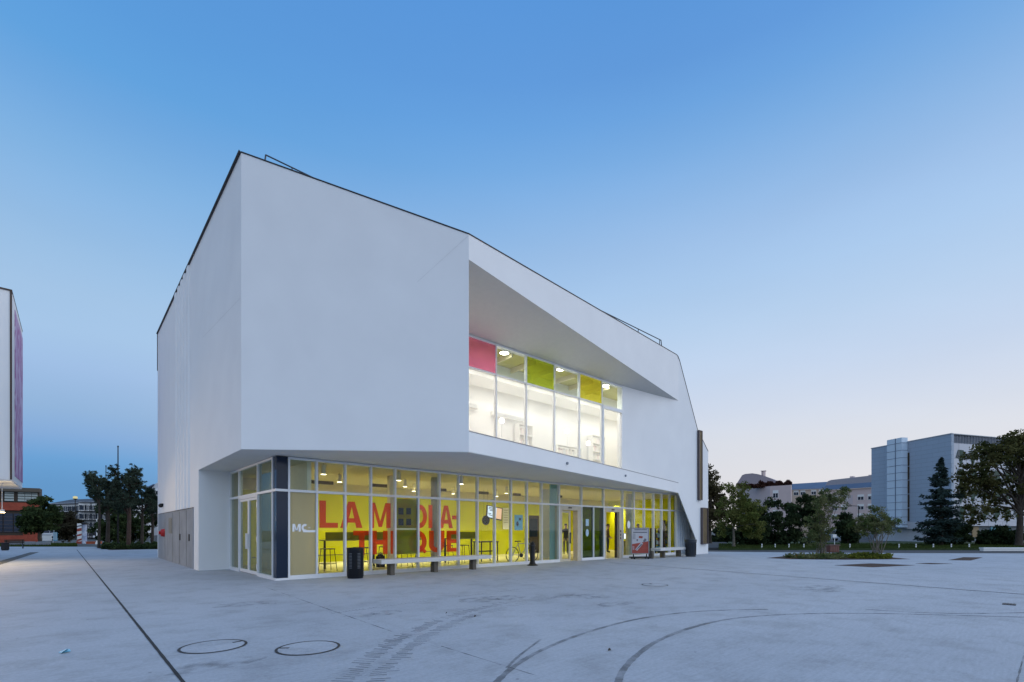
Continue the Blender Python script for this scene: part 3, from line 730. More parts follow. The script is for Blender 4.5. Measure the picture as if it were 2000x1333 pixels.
for k, (x, y, b_, lab) in enumerate(((980, 822, 1.2, 'small bright globe lamp low behind the second lower pane of the upper window'), (1108, 842, 1.3, 'small bright globe lamp low behind the fourth lower pane of the upper window'), (1149, 866, 1.5, 'small bright globe lamp low behind the fifth lower pane of the upper window'))):
    c = at_b(x, y, WB + b_); t = thing('globe_lamp', lab, 'lamp', (c.x, c.y, 3.9), 0, 'globe lamps in the reading room')
    m = MB(); m.lathe([(.14, 0), (.14, .03), (.015, .05), (.015, c.z - 4.02)], (0, 0, 0), 14); m.build('stand', M['alu'], t, local=True)
    m = MB(); m.ball((0, 0, c.z - 3.9), .12); m.build('lamp_shade', emis('globe_glow', (1, .94, .8), 5), t, local=True)
for k, (a, z) in enumerate(((6.6, 6.65), (9.6, 6.5))):
    t = thing('air_duct', ('long white ventilation duct on the wall behind the pink upper pane', 'long white ventilation duct on the wall behind the green upper pane')[k], 'duct', (a, WB + 2.9, z))
    m = MB(); m.box(0, 0, 0, 2.2, .18, .22); m.build('casing', M['white'], t, local=True, bevel=.02)
    m = MB()
    for q_ in range(3): m.box(.1, -.012, .045 + q_*.05, 2.1, 0, .065 + q_*.05)
    m.build('outlet_slots', bkm[3], t, local=True)
for k, (x, y) in enumerate(((985, 690), (1095, 722), (1182, 754))):
    c = at_b(x, y, WB + .38)
    t = thing('ceiling_lamp', ['round lit lamp behind the first clear upper pane', 'round lit lamp between the green and lime panes', 'round lit lamp behind the last upper pane'][k], 'lamp', (c.x, c.y, 8.3), 0, 'round lamps in the reading room')
    m = MB(); m.tube((0, 0, 0), (0, 0, c.z + .12 - 8.3), .015, None, 6); m.build('lamp_rod', M['alu'], t, local=True)
    m = MB(); m.lathe([(.04, .14), (.12, .1), (.19, 0)], (0, 0, c.z - 8.3), 16); m.build('lamp_shade', M['white'], t, local=True)
    m = MB(); m.lathe([(.17, -.012), (.17, -.004)], (0, 0, c.z - 8.3), 16); m.build('bulb', emis('lamp_glow', (1, .93, .75), 16), t, local=True)
for k in range(7):
    area('reading_room_light', (4.8 + k*2.35, WB + .95, 7.95), 1.6, 30, (1, 0.975, 0.91), shape='RECTANGLE', size_y=0.25)
    area('reading_room_light', (4.8 + k*2.35, WB + 2.2, 7.6), 1.6, 19, (1, 0.975, 0.92), shape='RECTANGLE', size_y=0.25)

# ---- ground-floor glazing
FR = M['alu']
TRZ = 2.52; HD = 3.47
def bay(a0, a1, low='glass', first=False, mid=None, last=False, upper='glass'):
    m = MB(); w2 = 0.026
    m.box(a0 - w2, -0.06, 0.0, a0 + w2, 0.08, HD)
    if last: m.box(a1 - w2, -0.06, 0, a1 + w2, 0.08, HD)
    m.box(a0 + w2, -0.062, TRZ - .035, a1 - w2, 0.07, TRZ + .035)
    m.box(a0 + w2, -0.05, HD - .06, a1 - w2, 0.07, HD)
    if low != 'door':
        m.box(a0 + w2, -0.065, 0.0, a1 - w2, 0.07, 0.06); m.box(a0 + w2, -0.05, 0.06, a1 - w2, 0.06, 0.12)
    if mid: m.box(mid - w2, -0.06, 0.12, mid + w2, 0.07, TRZ - .035)
    wn = m.build('window', FR, lib)
    q = MB(); q.box(a0 + w2, 0.0, TRZ + .035, a1 - w2, 0.012, HD - .06); q.build('upper_pane', M[upper], wn)
    if low != 'door':
        q = MB(); q.box(a0 + w2, 0.0, 0.12, a1 - w2, 0.012, TRZ - .035); q.build('lower_pane', M[low], wn)
    return wn
ma = [0.30, 1.08, 1.94, 2.78, 3.63, 4.50, 5.36, 6.19, 7.06, 7.91, 8.76, 9.64, 10.51, 11.60]
win = []
for i in range(13): win.append(bay(ma[i], ma[i+1], 'frost' if i == 0 else 'glass'))
bay(11.60, 13.13, 'door'); bay(13.13, 14.79, 'glass_green', mid=14.0); bay(14.79, 16.35, 'door')
rb = [16.35, 17.37, 18.32, 19.24, 20.07, 20.93, 21.65]
for i in range(6): bay(rb[i], rb[i+1], last=(i == 5))
# corner panel
m = MB(); m.box(-0.03, -0.03, 0.06, 0.274, 0.02, TRZ - .035); m.box(-0.03, -0.03, TRZ + .035, 0.274, 0.02, HD)
m.box(-0.03, 0.02, 0.06, 0.02, 0.255, TRZ - .035); m.box(-0.03, 0.02, TRZ + .035, 0.02, 0.255, HD)
cpn = m.build('corner_panel', M['navy'], lib)
m = MB(); m.box(-0.06, -0.06, TRZ - .035, 0.274, 0.0, TRZ + .035); m.build('panel_transom', FR, cpn); m = MB(); m.box(-0.06, 0.0, TRZ - .035, 0.0, 0.255, TRZ + .035); m.build('panel_transom', FR, cpn); m = MB()
m.prism([(-.065, -.065), (.274, -.065), (.274, 0), (0, 0), (0, .255), (-.065, .255)], 0, .06); m.build('panel_sill', FR, cpn)
# glazed return on the left with its double door
def bay_side(b0, b1, door=False, last=False):
    m = MB(); w2 = 0.026
    m.box(-0.06, b0 - w2, 0, 0.07, b0 + w2, HD)
    if last: m.box(-0.06, b1 - w2, 0, 0.07, b1 + w2, HD)
    m.box(-0.062, b0 + w2, TRZ - .035, 0.07, b1 - w2, TRZ + .035); m.box(-.05, b0 + w2, HD - .06, .07, b1 - w2, HD)
    if not door: m.box(-.065, b0 + w2, 0, .07, b1 - w2, .10)
    wn = m.build('window', FR, lib)
    q = MB(); q.box(0, b0 + w2, TRZ + .035, .012, b1 - w2, HD - .06); q.build('upper_pane', M['glass_dim'], wn)
    if not door: q = MB(); q.box(0, b0 + w2, .1, .012, b1 - w2, TRZ - .035); q.build('lower_pane', M['glass_dim'], wn)
bay_side(0.28, 1.78); bay_side(1.78, 4.03, door=True); bay_side(4.03, 5.27, last=True)
def leaf(axis, s0, s1, pos, z0, z1, fw=0.07, mt='alu', gl='glass_dim', handle=1, name='door'):
    # one glazed door leaf: frame, glass, pull handle, hinges
    B = (lambda m, s0, s1, p0, p1, z0, z1: m.box(p0, s0, z0, p1, s1, z1)) if axis == 'b' else (lambda m, s0, s1, p0, p1, z0, z1: m.box(s0, p0, z0, s1, p1, z1))
    m = MB(); B(m, s0, s0 + fw, pos - .03, pos + .03, z0, z1); B(m, s1 - fw, s1, pos - .03, pos + .03, z0, z1)
    B(m, s0 + fw, s1 - fw, pos - .03, pos + .03, z0, z0 + .10); B(m, s0 + fw, s1 - fw, pos - .03, pos + .03, z1 - fw, z1)
    d = m.build(name, M[mt], lib)
    q = MB(); B(q, s0 + fw, s1 - fw, pos - .005, pos + .005, z0 + .10, z1 - fw); q.build('glass', M[gl], d)
    q = MB(); s = s1 - .05 if handle > 0 else s0 + .05
    B(q, s - .02, s + .02, pos - .10, pos - .06, .8, 1.3); B(q, s - .015, s + .015, pos - .06, pos - .03, .82, .86); B(q, s - .015, s + .015, pos - .06, pos - .03, 1.24, 1.28)
    q.build('handle', M['steel'] if mt != 'alu' else M['alu'], d)
    q = MB(); s = s0 + .02 if handle > 0 else s1 - .02
    for z in (.2, 1.05, 2.1): B(q, s - .03, s + .03, pos - .055, pos - .03, z, z + .16)
    q.build('hinge', M['alu'], d)
leaf('b', 1.82, 2.88, 0.0, .02, 2.42, handle=1); leaf('b', 2.90, 3.99, 0.0, .02, 2.42, handle=-1)
m = MB(); m.box(-.05, 1.81, 2.43, .05, 4.0, 2.484); m.build('door_head', FR, lib)
# entrance doors: a sliding leaf half open, portal frames in beige metal
def portal(a0, a1):
    m = MB(); m.box(a0 + .03, -.03, 0, a0 + .2, .25, 2.3); m.box(a1 - .28, -.03, 0, a1 - .03, .25, 2.3); m.box(a0 + .03, -.035, 2.3, a1 - .03, .25, 2.48)
    p = m.build('door_portal', M['door_alu'], lib)
    q = MB(); q.box((a0 + a1)/2 - .15, -.07, 2.38, (a0 + a1)/2 + .05, -.036, 2.43); q.build('door_sensor', M['dark'], p)
    return p
portal(11.60, 13.13)
leaf('a', 11.82, 12.52, 0.14, .01, 2.28, .09, 'door_alu', 'glass', 1)
p3 = portal(14.79, 16.35)
q = MB()
for z in (0.95, 1.12, 1.3): q.box(16.14, -.05, z, 16.2, -.031, z + .1)
q.build('door_intercom', M['dark'], p3)
m = MB(); m.box(15.98, .1, .01, 16.05, .2, 2.28); m.build('door_jamb', M['dark_brown'], lib)
# vertical fins that carry the glass line on under the slanted opening
def finb(a): return max(0.0, (a - 21.65)*.12)
k = 21.74
while k < 24.6:
    m = MB(); m.box(k, finb(k) - .07, 0.02, k + .085, finb(k) + .04, HD); m.build('fin', M['fin'], lib); k += .27
m = MB(); m.slab([(21.70, .10, 0), (24.8, finb(24.8) + .10, 0), (24.8, finb(24.8) + .10, HD), (21.70, .10, HD)], (0, .06, 0)); m.build('dark_panel', M['fin_dark'], lib)
m = MB(); m.slab([(21.70, -.135, TRZ - .03), (24.6, finb(24.6) - .135, TRZ - .03), (24.6, finb(24.6) - .135, TRZ + .03), (21.70, -.135, TRZ + .03)], (0, .014, 0)); m.build('fin_rail', FR, lib)

# ---- ground-floor room
FLZ = 0.02
m = MB(); m.prism([(.03, .09), (24, .09), (24, 8.5), (.03, 8.5)], -.2, FLZ); m.build('room_floor', M['room_floor'], lib)
m = MB(); m.prism([(.1, .12), (24, .12), (24, 8.5), (.1, 8.5)], 3.42, 3.47); rc = m.build('room_ceiling', M['room_ceiling'], lib)
m = MB(); m.box(.05, 6.6, FLZ, 24, 6.8, 3.42); m.build('yellow_wall', M['yellow'], lib)
m = MB(); m.box(.05, 5.35, FLZ, .25, 6.6, 3.42); m.build('cream_wall', M['cream'], lib); m = MB(); m.box(23.7, .45, FLZ, 23.8, 6.6, 3.42); m.build('yellow_wall', M['yellow'], lib)
m = MB(); m.box(.05, 6.3, 2.98, 24, 6.6, 3.42); m.build('bulkhead', M['room_ceiling'], lib)
# low olive rail on the back wall
m = MB(); m.box(1.0, 6.585, .30, 10.5, 6.598, .34); m.build('wall_rail', M['olive'], lib)
# an inner cream wall block that stands behind the frosted pane and the side door

m = MB(); m.box(.9, .25, FLZ, 1.02, 5.3, 3.42); m.build('cream_partition', M['cream'], lib)
# ceiling slots (dark linear vents)
for (x0, x1, y) in ((596, 657, 938), (727, 768, 945.5), (861, 874, 955), (935, 961, 960.5), (1003, 1023, 964), (1092, 1100, 968.5)):
    c0 = at_z(x0, y, 3.41); c1 = at_z(x1, y, 3.41)
    m = MB(); m.box(c0.x, c0.y - .05, 3.29, c0.x + (c1 - c0).length*.9, c0.y + .05, 3.419); m.build('ceiling_vent', M['dark_brown'], rc)
# columns
for (x, y, d, mt) in ((850, 1100, 1.4, 'grey_col'), (1228, 1090, 1.2, 'grey_col')):
    c = at_b(x, HY, d); m = MB(); m.lathe([(.17, FLZ), (.17, 3.42)], (c.x, c.y, 0), 20); m.build('column', M[mt], lib)
c = at_b(763, HY, 2.0); m = MB(); m.box(c.x - .09, c.y - .09, FLZ, c.x + .09, c.y + .09, 3.42); m.build('column', M['cream'], lib)
q0, q1 = at_b(1074, HY, .25), at_b(1089, HY, .25); m = MB(); m.box(q0.x, .25, FLZ, q1.x, .28, 3.42); m.build('frosted_screen', film('blue_frost', (.36, .52, .58), .25, (.5, .72, .8), .6), lib)
q0, q1 = at_b(1056, HY, 2.2), at_b(1083, HY, 2.2); m = MB(); m.box(q0.x, 2.2, FLZ, q1.x, 2.3, 3.42); m.build('cream_screen', M['cream'], lib)
# dark doorway in the yellow wall
c = at_b(1042, HY, 6.58)
m = MB(); m.box(c.x - .45, 6.55, FLZ, c.x + .45, 6.597, 2.3); d = m.build('inner_door', M['dark_brown'], lib)
q = MB(); q.box(c.x - .55, 6.53, FLZ, c.x - .45, 6.597, 2.4); q.box(c.x + .45, 6.53, FLZ, c.x + .55, 6.597, 2.4); q.box(c.x - .45, 6.53, 2.3, c.x + .45, 6.597, 2.4); q.build('door_frame', M['yellow'], d)
q = MB(); q.box(c.x - .36, 6.54, 1.0, c.x + .30, 6.549, 2.1); q.build('glass', M['navy'], d)

# ---- lettering
def glyph(ch, S=.215):
    # strokes of a bold grotesque in a box of height 1; returns (polygons, width)
    def bx(x0, y0, x1, y1): return [(x0, y0), (x1, y0), (x1, y1), (x0, y1)]
    def arcband(cx, cy, rx, ry, t0, t1, n=16, S=S):
        out = []
        for i in range(n):
            a, b = t0 + (t1 - t0)*i/n, t0 + (t1 - t0)*(i+1)/n
            out.append([(cx + rx*math.cos(a), cy + ry*math.sin(a)), (cx + rx*math.cos(b), cy + ry*math.sin(b)), (cx + (rx-S)*math.cos(b), cy + (ry-S)*math.sin(b)), (cx + (rx-S)*math.cos(a), cy + (ry-S)*math.sin(a))])
        return out
    if ch == 'L': return [bx(0, 0, S, 1), bx(S, 0, .62, .19)], .62
    if ch == 'I': return [bx(0, 0, S, 1)], S
    if ch == 'T': return [bx(0, .81, .66, 1), bx(.33 - S/2, 0, .33 + S/2, .81)], .66
    if ch == 'H': return [bx(0, 0, S, 1), bx(.72 - S, 0, .72, 1), bx(S, .41, .72 - S, .60)], .72
    if ch in 'EÉÈ':
        g = [bx(0, 0, S, 1), bx(S, 0, .60, .18), bx(S, .41, .56, .59), bx(S, .82, .60, 1)]
        if ch == 'É': g.append([(.22, 1.06), (.34, 1.06), (.50, 1.22), (.30, 1.22)])
        if ch == 'È': g.append([(.40, 1.06), (.28, 1.06), (.12, 1.22), (.32, 1.22)])
        return g, .60
    if ch == 'A':
        w_ = .80
        return [[(0, 0), (S*1.05, 0), (w_/2 + .01, .80), (w_/2 - .115, 1)], [(w_/2 - .115, 1), (w_/2 + .01, .80), (w_ - S*1.05, 0), (w_, 0), (w_/2 + .115, 1)], bx(.20, .20, .60, .37)], w_
    if ch == 'M':
        w_ = .92
        return [bx(0, 0, S*.9, 1), bx(w_ - S*.9, 0, w_, 1), [(S*.9, .70), (w_/2 - .07, 0.04), (w_/2 + .07, 0.04), (S*.9 + .04, 1), (S*.9, 1)], [(w_ - S*.9, .70), (w_ - S*.9, 1), (w_ - S*.9 - .04, 1), (w_/2 - .07, .04), (w_/2 + .07, .04)]], w_
    if ch == 'D':
        return [bx(0, 0, S, 1), bx(S, .82, .34, 1), bx(S, 0, .34, .18)] + arcband(.34, .5, .40, .5, -PI/2, PI/2), .74
    if ch == 'U': return [bx(0, .34, S, 1), bx(.70 - S, .34, .70, 1)] + arcband(.35, .34, .35, .34, PI, 2*PI), .70
    if ch == 'Q': return arcband(.42, .5, .42, .5, 0, 2*PI, 28) + [[(.46, .26), (.58, .34), (.84, .06), (.74, -.04)]], .84
    if ch == 'C': return arcband(.42, .5, .42, .5, PI*.28, PI*1.72, 24), .76
    if ch == '-': return [bx(0, .40, .42, .57)], .42
    return [], .3
def put(mb, ch, x0, x1, z0, z1, y, depth=.006, S=.215):
    g, wd = glyph(ch, S); sx = (x1 - x0)/wd; sz = z1 - z0
    for p in g:
        pts = [(x0 + q[0]*sx, y, z0 + q[1]*sz) for q in p]
        # keep the outline facing the square
        ar = sum(pts[i][0]*pts[(i+1) % len(pts)][2] - pts[(i+1) % len(pts)][0]*pts[i][2] for i in range(len(pts)))
        if ar < 0: pts.reverse()
        mb.slab(pts, (0, depth, 0))
YL = 0.10
def ax(x): return at_b(x, HY, YL).x
row1 = (('L', 624, 660), ('A', 664.5, 708), ('M', 722, 763), ('É', 776, 805), ('D', 808, 834), ('I', 837, 844.5), ('A', 858, 884.5), ('-', 883, 895.5))
row2 = (('T', 690, 723), ('H', 727, 757), ('È', 763, 788), ('Q', 797, 833.5), ('U', 838, 868), ('E', 872.5, 896))
lg = []
for ch, x0, x1 in row1:
    m = MB(); put(m, ch, ax(x0), ax(x1), 1.47, 2.285, YL); m.build('letter', M['red_film'], lib)
for ch, x0, x1 in row2:
    m = MB(); put(m, ch, ax(x0), ax(x1), .62, 1.385, YL); m.build('letter', M['red_film'], lib)
# white MC with a rule on the frosted pane
m = MB(); zb = 1.36; put(m, 'M', .40, .63, zb, zb + .22, -.012, .004, .25); put(m, 'C', .65, .82, zb, zb + .22, -.012, .004, .27)
m.box(.69, -.0125, zb - .02, 1.05, -.0085, zb + .04); m.box(.84, -.012, zb + .10, .90, -.008, zb + .12)
m.build('pane_emblem', M['white_film'], lib)
# olive sheet and four dark squares paint a glass reflection over the middle letters
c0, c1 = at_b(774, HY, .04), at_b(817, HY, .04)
t = thing('window_sheet', 'olive green sheet painted as a reflection with four dark windows over the red lettering', 'poster', (c0.x, .045, .62))
m = MB(); m.box(c0.x, .04, .60, c1.x, .046, 2.45); m.build('sheet', M['green_reflection'], t)
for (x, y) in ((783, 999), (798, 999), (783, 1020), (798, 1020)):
    p = at_b(x, y, .035); m = MB(); m.box(p.x - .09, .034, p.z - .11, p.x + .10, .039, p.z + .11); m.build('reflected_window', M['dark_reflection'], t)
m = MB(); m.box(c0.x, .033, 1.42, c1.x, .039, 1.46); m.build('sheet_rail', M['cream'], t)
# stickers on the green entrance glass
for (x, y, w_, h_, rnd, lab) in ((1147, 1021, .22, .32, 0, 'pale blue square notice stuck on the green entrance glass'), (1147, 1041, .22, .32, 1, 'pale blue oval sticker below the square notice on the green entrance glass')):
    p = at_b(x, y, -.004); m = MB()
    if rnd: m.slab([(p.x + w_*.5*math.cos(t_*PI/10), -.005, p.z + h_*.55*math.sin(t_*PI/10)) for t_ in range(20)], (0, .003, 0))
    else: m.box(p.x - w_/2, -.005, p.z - h_/2, p.x + w_/2, -.002, p.z + h_/2)
    tag(m.build('glass_sticker', mat('pale_blue_sticker', (.42, .58, .70), .6, var=.2, scale=12)), lab, 'sticker')
p = at_b(1228, 1025, -.004)
m = MB(); m.slab([(p.x + .13*math.cos(t_*PI/10), -.005, p.z + .2*math.sin(t_*PI/10)) for t_ in range(20)], (0, .003, 0))
tag(m.build('glass_sticker', M['white_film']), 'white oval sticker on the glass right of the entrance doors', 'sticker')
p0, p1 = at_b(1005, 1006, .05), at_b(1021, 1036, .05)
t = thing('window_sheet', 'bright blue printed poster hung inside the glass near the bicycle', 'poster', (p0.x, .05, p1.z))
m = MB(); m.box(p0.x, .05, p1.z, p1.x, .056, p0.z); m.build('sheet', M['blue_poster'], t)
m = MB(); m.slab([(p0.x + .16 + .07*math.cos(i*PI/6), .047, p1.z + .26 + .10*math.sin(i*PI/6)) for i in range(12)], (0, .003, 0)); m.box(p0.x + .24, .047, p1.z + .4, p0.x + .36, .05, p1.z + .5); m.build('printed_figure', M['navy'], t)

# ---- furniture in the room
def stool(mats):
    t = thing('bar_stool', 'x', 'stool')
    m = MB(); m.box(-.19, -.18, .735, .19, .18, .765); m.build('seat', mats, t, local=True, bevel=.012)
    for sx in (-1, 1):
        for sy in (-1, 1):
            m = MB(); m.tube((sx*.16, sy*.15, .74), (sx*.23, sy*.21, 0), .011, None, 6); m.build('leg', M['dark'], t, local=True)
    m = MB(); z = .25; k = .21
    for a, b in (((-k, -k*.93), (k, -k*.93)), ((k, -k*.93), (k, k*.93)), ((k, k*.93), (-k, k*.93)), ((-k, k*.93), (-k, -k*.93))): m.tube((*a, z), (*b, z), .009, None, 6)
    m.build('footrest', M['dark'], t, local=True)
    return t
st = stool(M['dark'])
places = [(640, 1.9, 'black wire bar stool in front of the letter L'), (703, 2.3, 'black bar stool behind the letter T of the red lettering'), (718, 2.0, 'black bar stool behind the letter H of the red lettering'), (753, 2.4, 'black bar stool in front of the cream post'), (790, 2.0, 'black bar stool behind the olive window sheet'), (873, 2.2, 'black bar stool behind the red letter U'), (905, 2.0, 'black bar stool right of the red lettering')]
for i, (x, b, lab) in enumerate(places):
    o = st if i == 0 else copy_tree(st)
    p = at_b(x, HY, b); o.location = (p.x, p.y, FLZ); o.rotation_euler = (0, 0, [.1, .5, -.3, .2, -.1, .4, 0][i])
    tag(o, lab, 'stool', 'black bar stools in the library cafe')
def counter(a0, a1, b, lab):
    t = thing('bar_counter', lab, 'counter', (a0, b, FLZ))
    m = MB(); m.box(a0, b, 1.02, a1, b + .5, 1.06); m.build('tabletop', M['olive'], t)
    m = MB(); m.box(a0 + .05, b + .03, 1.06, a1 - .05, b + .06, 1.33); m.build('upstand', film('olive_glass', (.26, .26, .06), .35, (.5, .5, .15), .6), t)
    for a in (a0 + .1, (a0 + a1)/2, a1 - .1):
        m = MB(); m.box(a - .03, b + .22, FLZ, a + .03, b + .28, 1.02); m.build('leg', M['dark'], t)
pA, pB = at_b(634, HY, 2.6), at_b(824, HY, 2.6)
counter(pA.x, pB.x, 2.6, 'long olive bar counter behind the red lettering')
pA, pB = at_b(872, HY, 2.6), at_b(931, HY, 2.6)
counter(pA.x, pB.x, 2.6, 'short olive bar counter right of the red lettering')
c = at_b(743, HY, 2.35)
t = thing('backpack', 'black backpack standing on the floor by the counter behind the letter H', 'backpack', (c.x, c.y, FLZ), .3)
m = MB(); m.box(-.15, -.1, 0, .15, .1, .42); m.ball((0, 0, .42), (.145, .095, .08), 12, 6); m.build('bag_body', M['dark'], t, local=True, bevel=.03)
m = MB(); m.box(-.11, -.15, .05, .11, -.1, .24); m.build('pocket', M['steel'], t, local=True, bevel=.015)
m = MB(); m.path([(-.04, 0, .49), (-.03, 0, .55), (.03, 0, .55), (.04, 0, .49)], .01); m.build('handle', M['dark'], t, local=True)
for x, b_, lab in ((655, 2.8, 'white cup on the bar counter behind the letter L'), (705, 2.85, 'white cup on the bar counter behind the letter A'), (884, 2.8, 'white cup on the short bar counter')):
    c = at_b(x, HY, b_); t = thing('cup', lab, 'cup', (c.x, c.y, FLZ + 1.06))
    m = MB(); m.lathe([(.03, 0), (.042, .01), (.048, .095), (.042, .095), (.036, .02)], (0, 0, 0), 14); m.build('cup_body', M['white'], t, local=True)
    m = MB(); m.path([(.045, 0, .075), (.075, 0, .065), (.07, 0, .035), (.043, 0, .025)], .006, 5); m.build('handle', M['white'], t, local=True)
# dark cafe table with bench
c = at_b(949, HY, 2.4)
t = thing('cafe_table', 'dark high table with crossbar beside the yellow wall', 'table', (c.x, c.y, FLZ))
m = MB(); m.box(-.5, -.3, .84, .5, .3, .89); m.build('tabletop', M['dark_brown'], t, local=True)
for sx in (-1, 1):
    for sy in (-1, 1):
        m = MB(); m.box(sx*.46 - .02, sy*.26 - .02, 0, sx*.46 + .02, sy*.26 + .02, .84); m.build('leg', M['dark'], t, local=True)
m = MB(); m.box(-.45, -.015, .42, .45, .015, .47); m.build('crossbar', M['dark'], t, local=True)
# television, clock disc, notice boards
c = at_b(966, 1002, 4.2)
t = thing('television', 'tilted television showing a pale screen, hung above the cafe table', 'television', (c.x, c.y, c.z))
t.rotation_euler = (math.radians(-8), math.radians(9), math.radians(-10))
m = MB(); m.box(-.46, 0, -.33, .46, .07, .33); m.build('casing', M['dark'], t, local=True, bevel=.01)
def screen_mat():
    m = bpy.data.materials.new('screen_picture'); nt, N, L = nodes_of(m); N.remove(N['Principled BSDF'])
    tc = N.new('ShaderNodeTexCoord'); s = N.new('ShaderNodeSeparateXYZ'); L.new(tc.outputs['Object'], s.inputs[0])
    r = N.new('ShaderNodeValToRGB'); r.color_ramp.interpolation = 'CONSTANT'
    e = r.color_ramp.elements; e[0].color = (.75, .85, 1, 1); e[1].position = .62; e[1].color = (.85, .5, .3, 1)
    mr = N.new('ShaderNodeMapRange'); mr.inputs[1].default_value = -.42; mr.inputs[2].default_value = .42; L.new(s.outputs[0], mr.inputs[0]); L.new(mr.outputs[0], r.inputs[0])
    em = N.new('ShaderNodeEmission'); em.inputs[1].default_value = 1.1; L.new(r.outputs[0], em.inputs[0]); L.new(em.outputs[0], N['Material Output'].inputs[0]); return m
m = MB(); m.box(-.41, -.006, -.28, .41, -.001, .28); m.build('screen', screen_mat(), t, local=True)
m = MB()
for k, (x0, x1, z) in enumerate(((-.36, -.05, .2), (-.36, .02, .13), (-.3, -.1, .06), (-.36, -.2, -.1), (-.33, -.12, -.18))): m.box(x0, -.009, z, x1, -.0065, z + .035)
m.build('screen_text', M['navy'], t, local=True)
m = MB(); m.tube((0, .05, .2), (0, .05, 3.4 - c.z), .02, None, 8); m.build('ceiling_bracket', M['dark'], t, local=True)
c = at_b(948.5, 1016.5, 3.6)
t = thing('round_sign', 'round black disc sign hanging below the television', 'sign', (c.x, c.y, c.z))
m = MB(); m.tube((0, 0, 0), (0, -.03, 0), .23, .23, 28); m.build('disc', M['dark'], t, local=True)
m = MB()
for dx in (-.12, .12): m.tube((dx, -.015, .19), (dx, -.015, 3.4 - c.z), .004, None, 5)
m.build('hanging_wire', M['dark'], t, local=True)
c0, c1 = at_b(982.5, 992, 5.6), at_b(993.5, 1034, 5.6)
t = thing('notice_board', 'tall cream notice board hung against the yellow wall beside the television', 'notice board', (c0.x, 6.55, c1.z))
k_ = 1.03
m = MB(); q0, q1 = at_b(982.5, 992, 6.54), at_b(993.5, 1034, 6.54); m.box(q0.x, 6.54, q1.z, q1.x, 6.58, q0.z); m.build('board', M['white'], t)
m = MB()
for k in range(6): m.box(q0.x + .05, 6.534, q0.z - .16 - k*.14, q1.x - .06, 6.539, q0.z - .13 - k*.14)
m.build('printed_lines', M['grey_col'], t)
# bicycle parked inside behind the glass
def bicycle(loc, rz, label):
    t = thing('bicycle', label, 'bicycle', loc, rz)
    for x in (-.52, .52):
        m = MB(); R = .33
        for i in range(20):
            a, b = 2*PI*i/20, 2*PI*(i+1)/20
            m.tube((x + R*math.cos(a), 0, R + R*math.sin(a)), (x + R*math.cos(b), 0, R + R*math.sin(b)), .018, None, 5)
        wl = m.build('wheel', M['dark'], t, local=True)
        m = MB()
        for i in range(10):
            a = 2*PI*i/10; m.tube((x, 0, R), (x + R*math.cos(a), 0, R + R*math.sin(a)), .004, None, 4)
        m.tube((x, -.04, R), (x, .04, R), .02); m.build('spokes', M['alu'], wl, local=True)
    m = MB()
    bb, se, hd, rh, fh = (-.08, 0, .30), (-.22, 0, .80), (.38, 0, .82), (-.52, 0, .33), (.52, 0, .33)
    for a, b in ((bb, se), (se, hd), (bb, hd), (rh, bb), (rh, se), (hd, fh)): m.tube(a, b, .017, None, 6)
    m.build('frame', mat('bike_paint', (.35, .36, .34), .4), t, local=True)
    m = MB(); m.mesh([(-.36, -.08, .88), (-.36, .08, .88), (-.08, .02, .88), (-.08, -.02, .88), (-.34, -.06, .93), (-.34, .06, .93), (-.1, .015, .92), (-.1, -.015, .92)], [(0, 1, 2, 3), (7, 6, 5, 4), (0, 4, 5, 1), (1, 5, 6, 2), (2, 6, 7, 3), (3, 7, 4, 0)]); m.tube(se, (-.24, 0, .9), .013); m.build('saddle', M['dark'], t, local=True)
    m = MB(); m.tube(hd, (.36, 0, .98), .014); m.path([(.28, -.27, .98), (.36, -.2, 1.0), (.36, .2, 1.0), (.28, .27, .98)], .013); m.build('handlebar', M['dark'], t, local=True)
    m = MB(); m.lathe([(.09, -.01), (.09, .01)], (0, 0, 0), 14); m.v = [(bb[0] + a, c - .03, bb[2] + b) for a, b, c in m.v]; m.tube((-.08, -.05, .3), (.03, -.05, .17), .01); m.box(0, -.13, .155, .07, -.05, .18); m.build('crankset', M['dark'], t, local=True)
    return t
c = at_b(1017, HY, .9); bicycle((c.x, .80, FLZ), -.12, 'grey bicycle parked inside the glass beside the blue poster')
# desk with a bright monitor right of the doors
c = at_b(1238, HY, 1.7)
t = thing('reception_desk', 'low dark reception desk seen right of the doors', 'desk', (c.x, c.y, FLZ))
m = MB(); m.box(-1.1, -.35, .70, 1.3, .35, .75); m.build('desktop', M['dark_brown'], t, local=True)
m = MB(); m.box(-.95, -.30, 0, -.90, .30, .70); m.box(1.2, -.30, 0, 1.25, .30, .70); m.box(-.9, .27, .3, 1.2, .30, .70); m.build('side_panel', M['olive'], t, local=True)
c2 = at_b(1222.5, 1046, 1.6)
t = thing('computer_monitor', 'small glowing white computer monitor on the reception desk', 'monitor', (c2.x, c2.y, FLZ + .75))
m = MB(); m.box(-.22, -.02, .12, .22, .02, .46); m.build('casing', M['dark'], t, local=True)
m = MB(); m.box(-.20, -.026, .14, .20, -.021, .44); m.build('screen', emis('monitor_glow', (.95, .95, 1), 1.6), t, local=True)
m = MB(); m.tube((0, .02, 0), (0, .02, .14), .025); m.lathe([(.12, 0), (.12, .012)], (0, .02, 0), 14); m.build('stand', M['dark'], t, local=True)
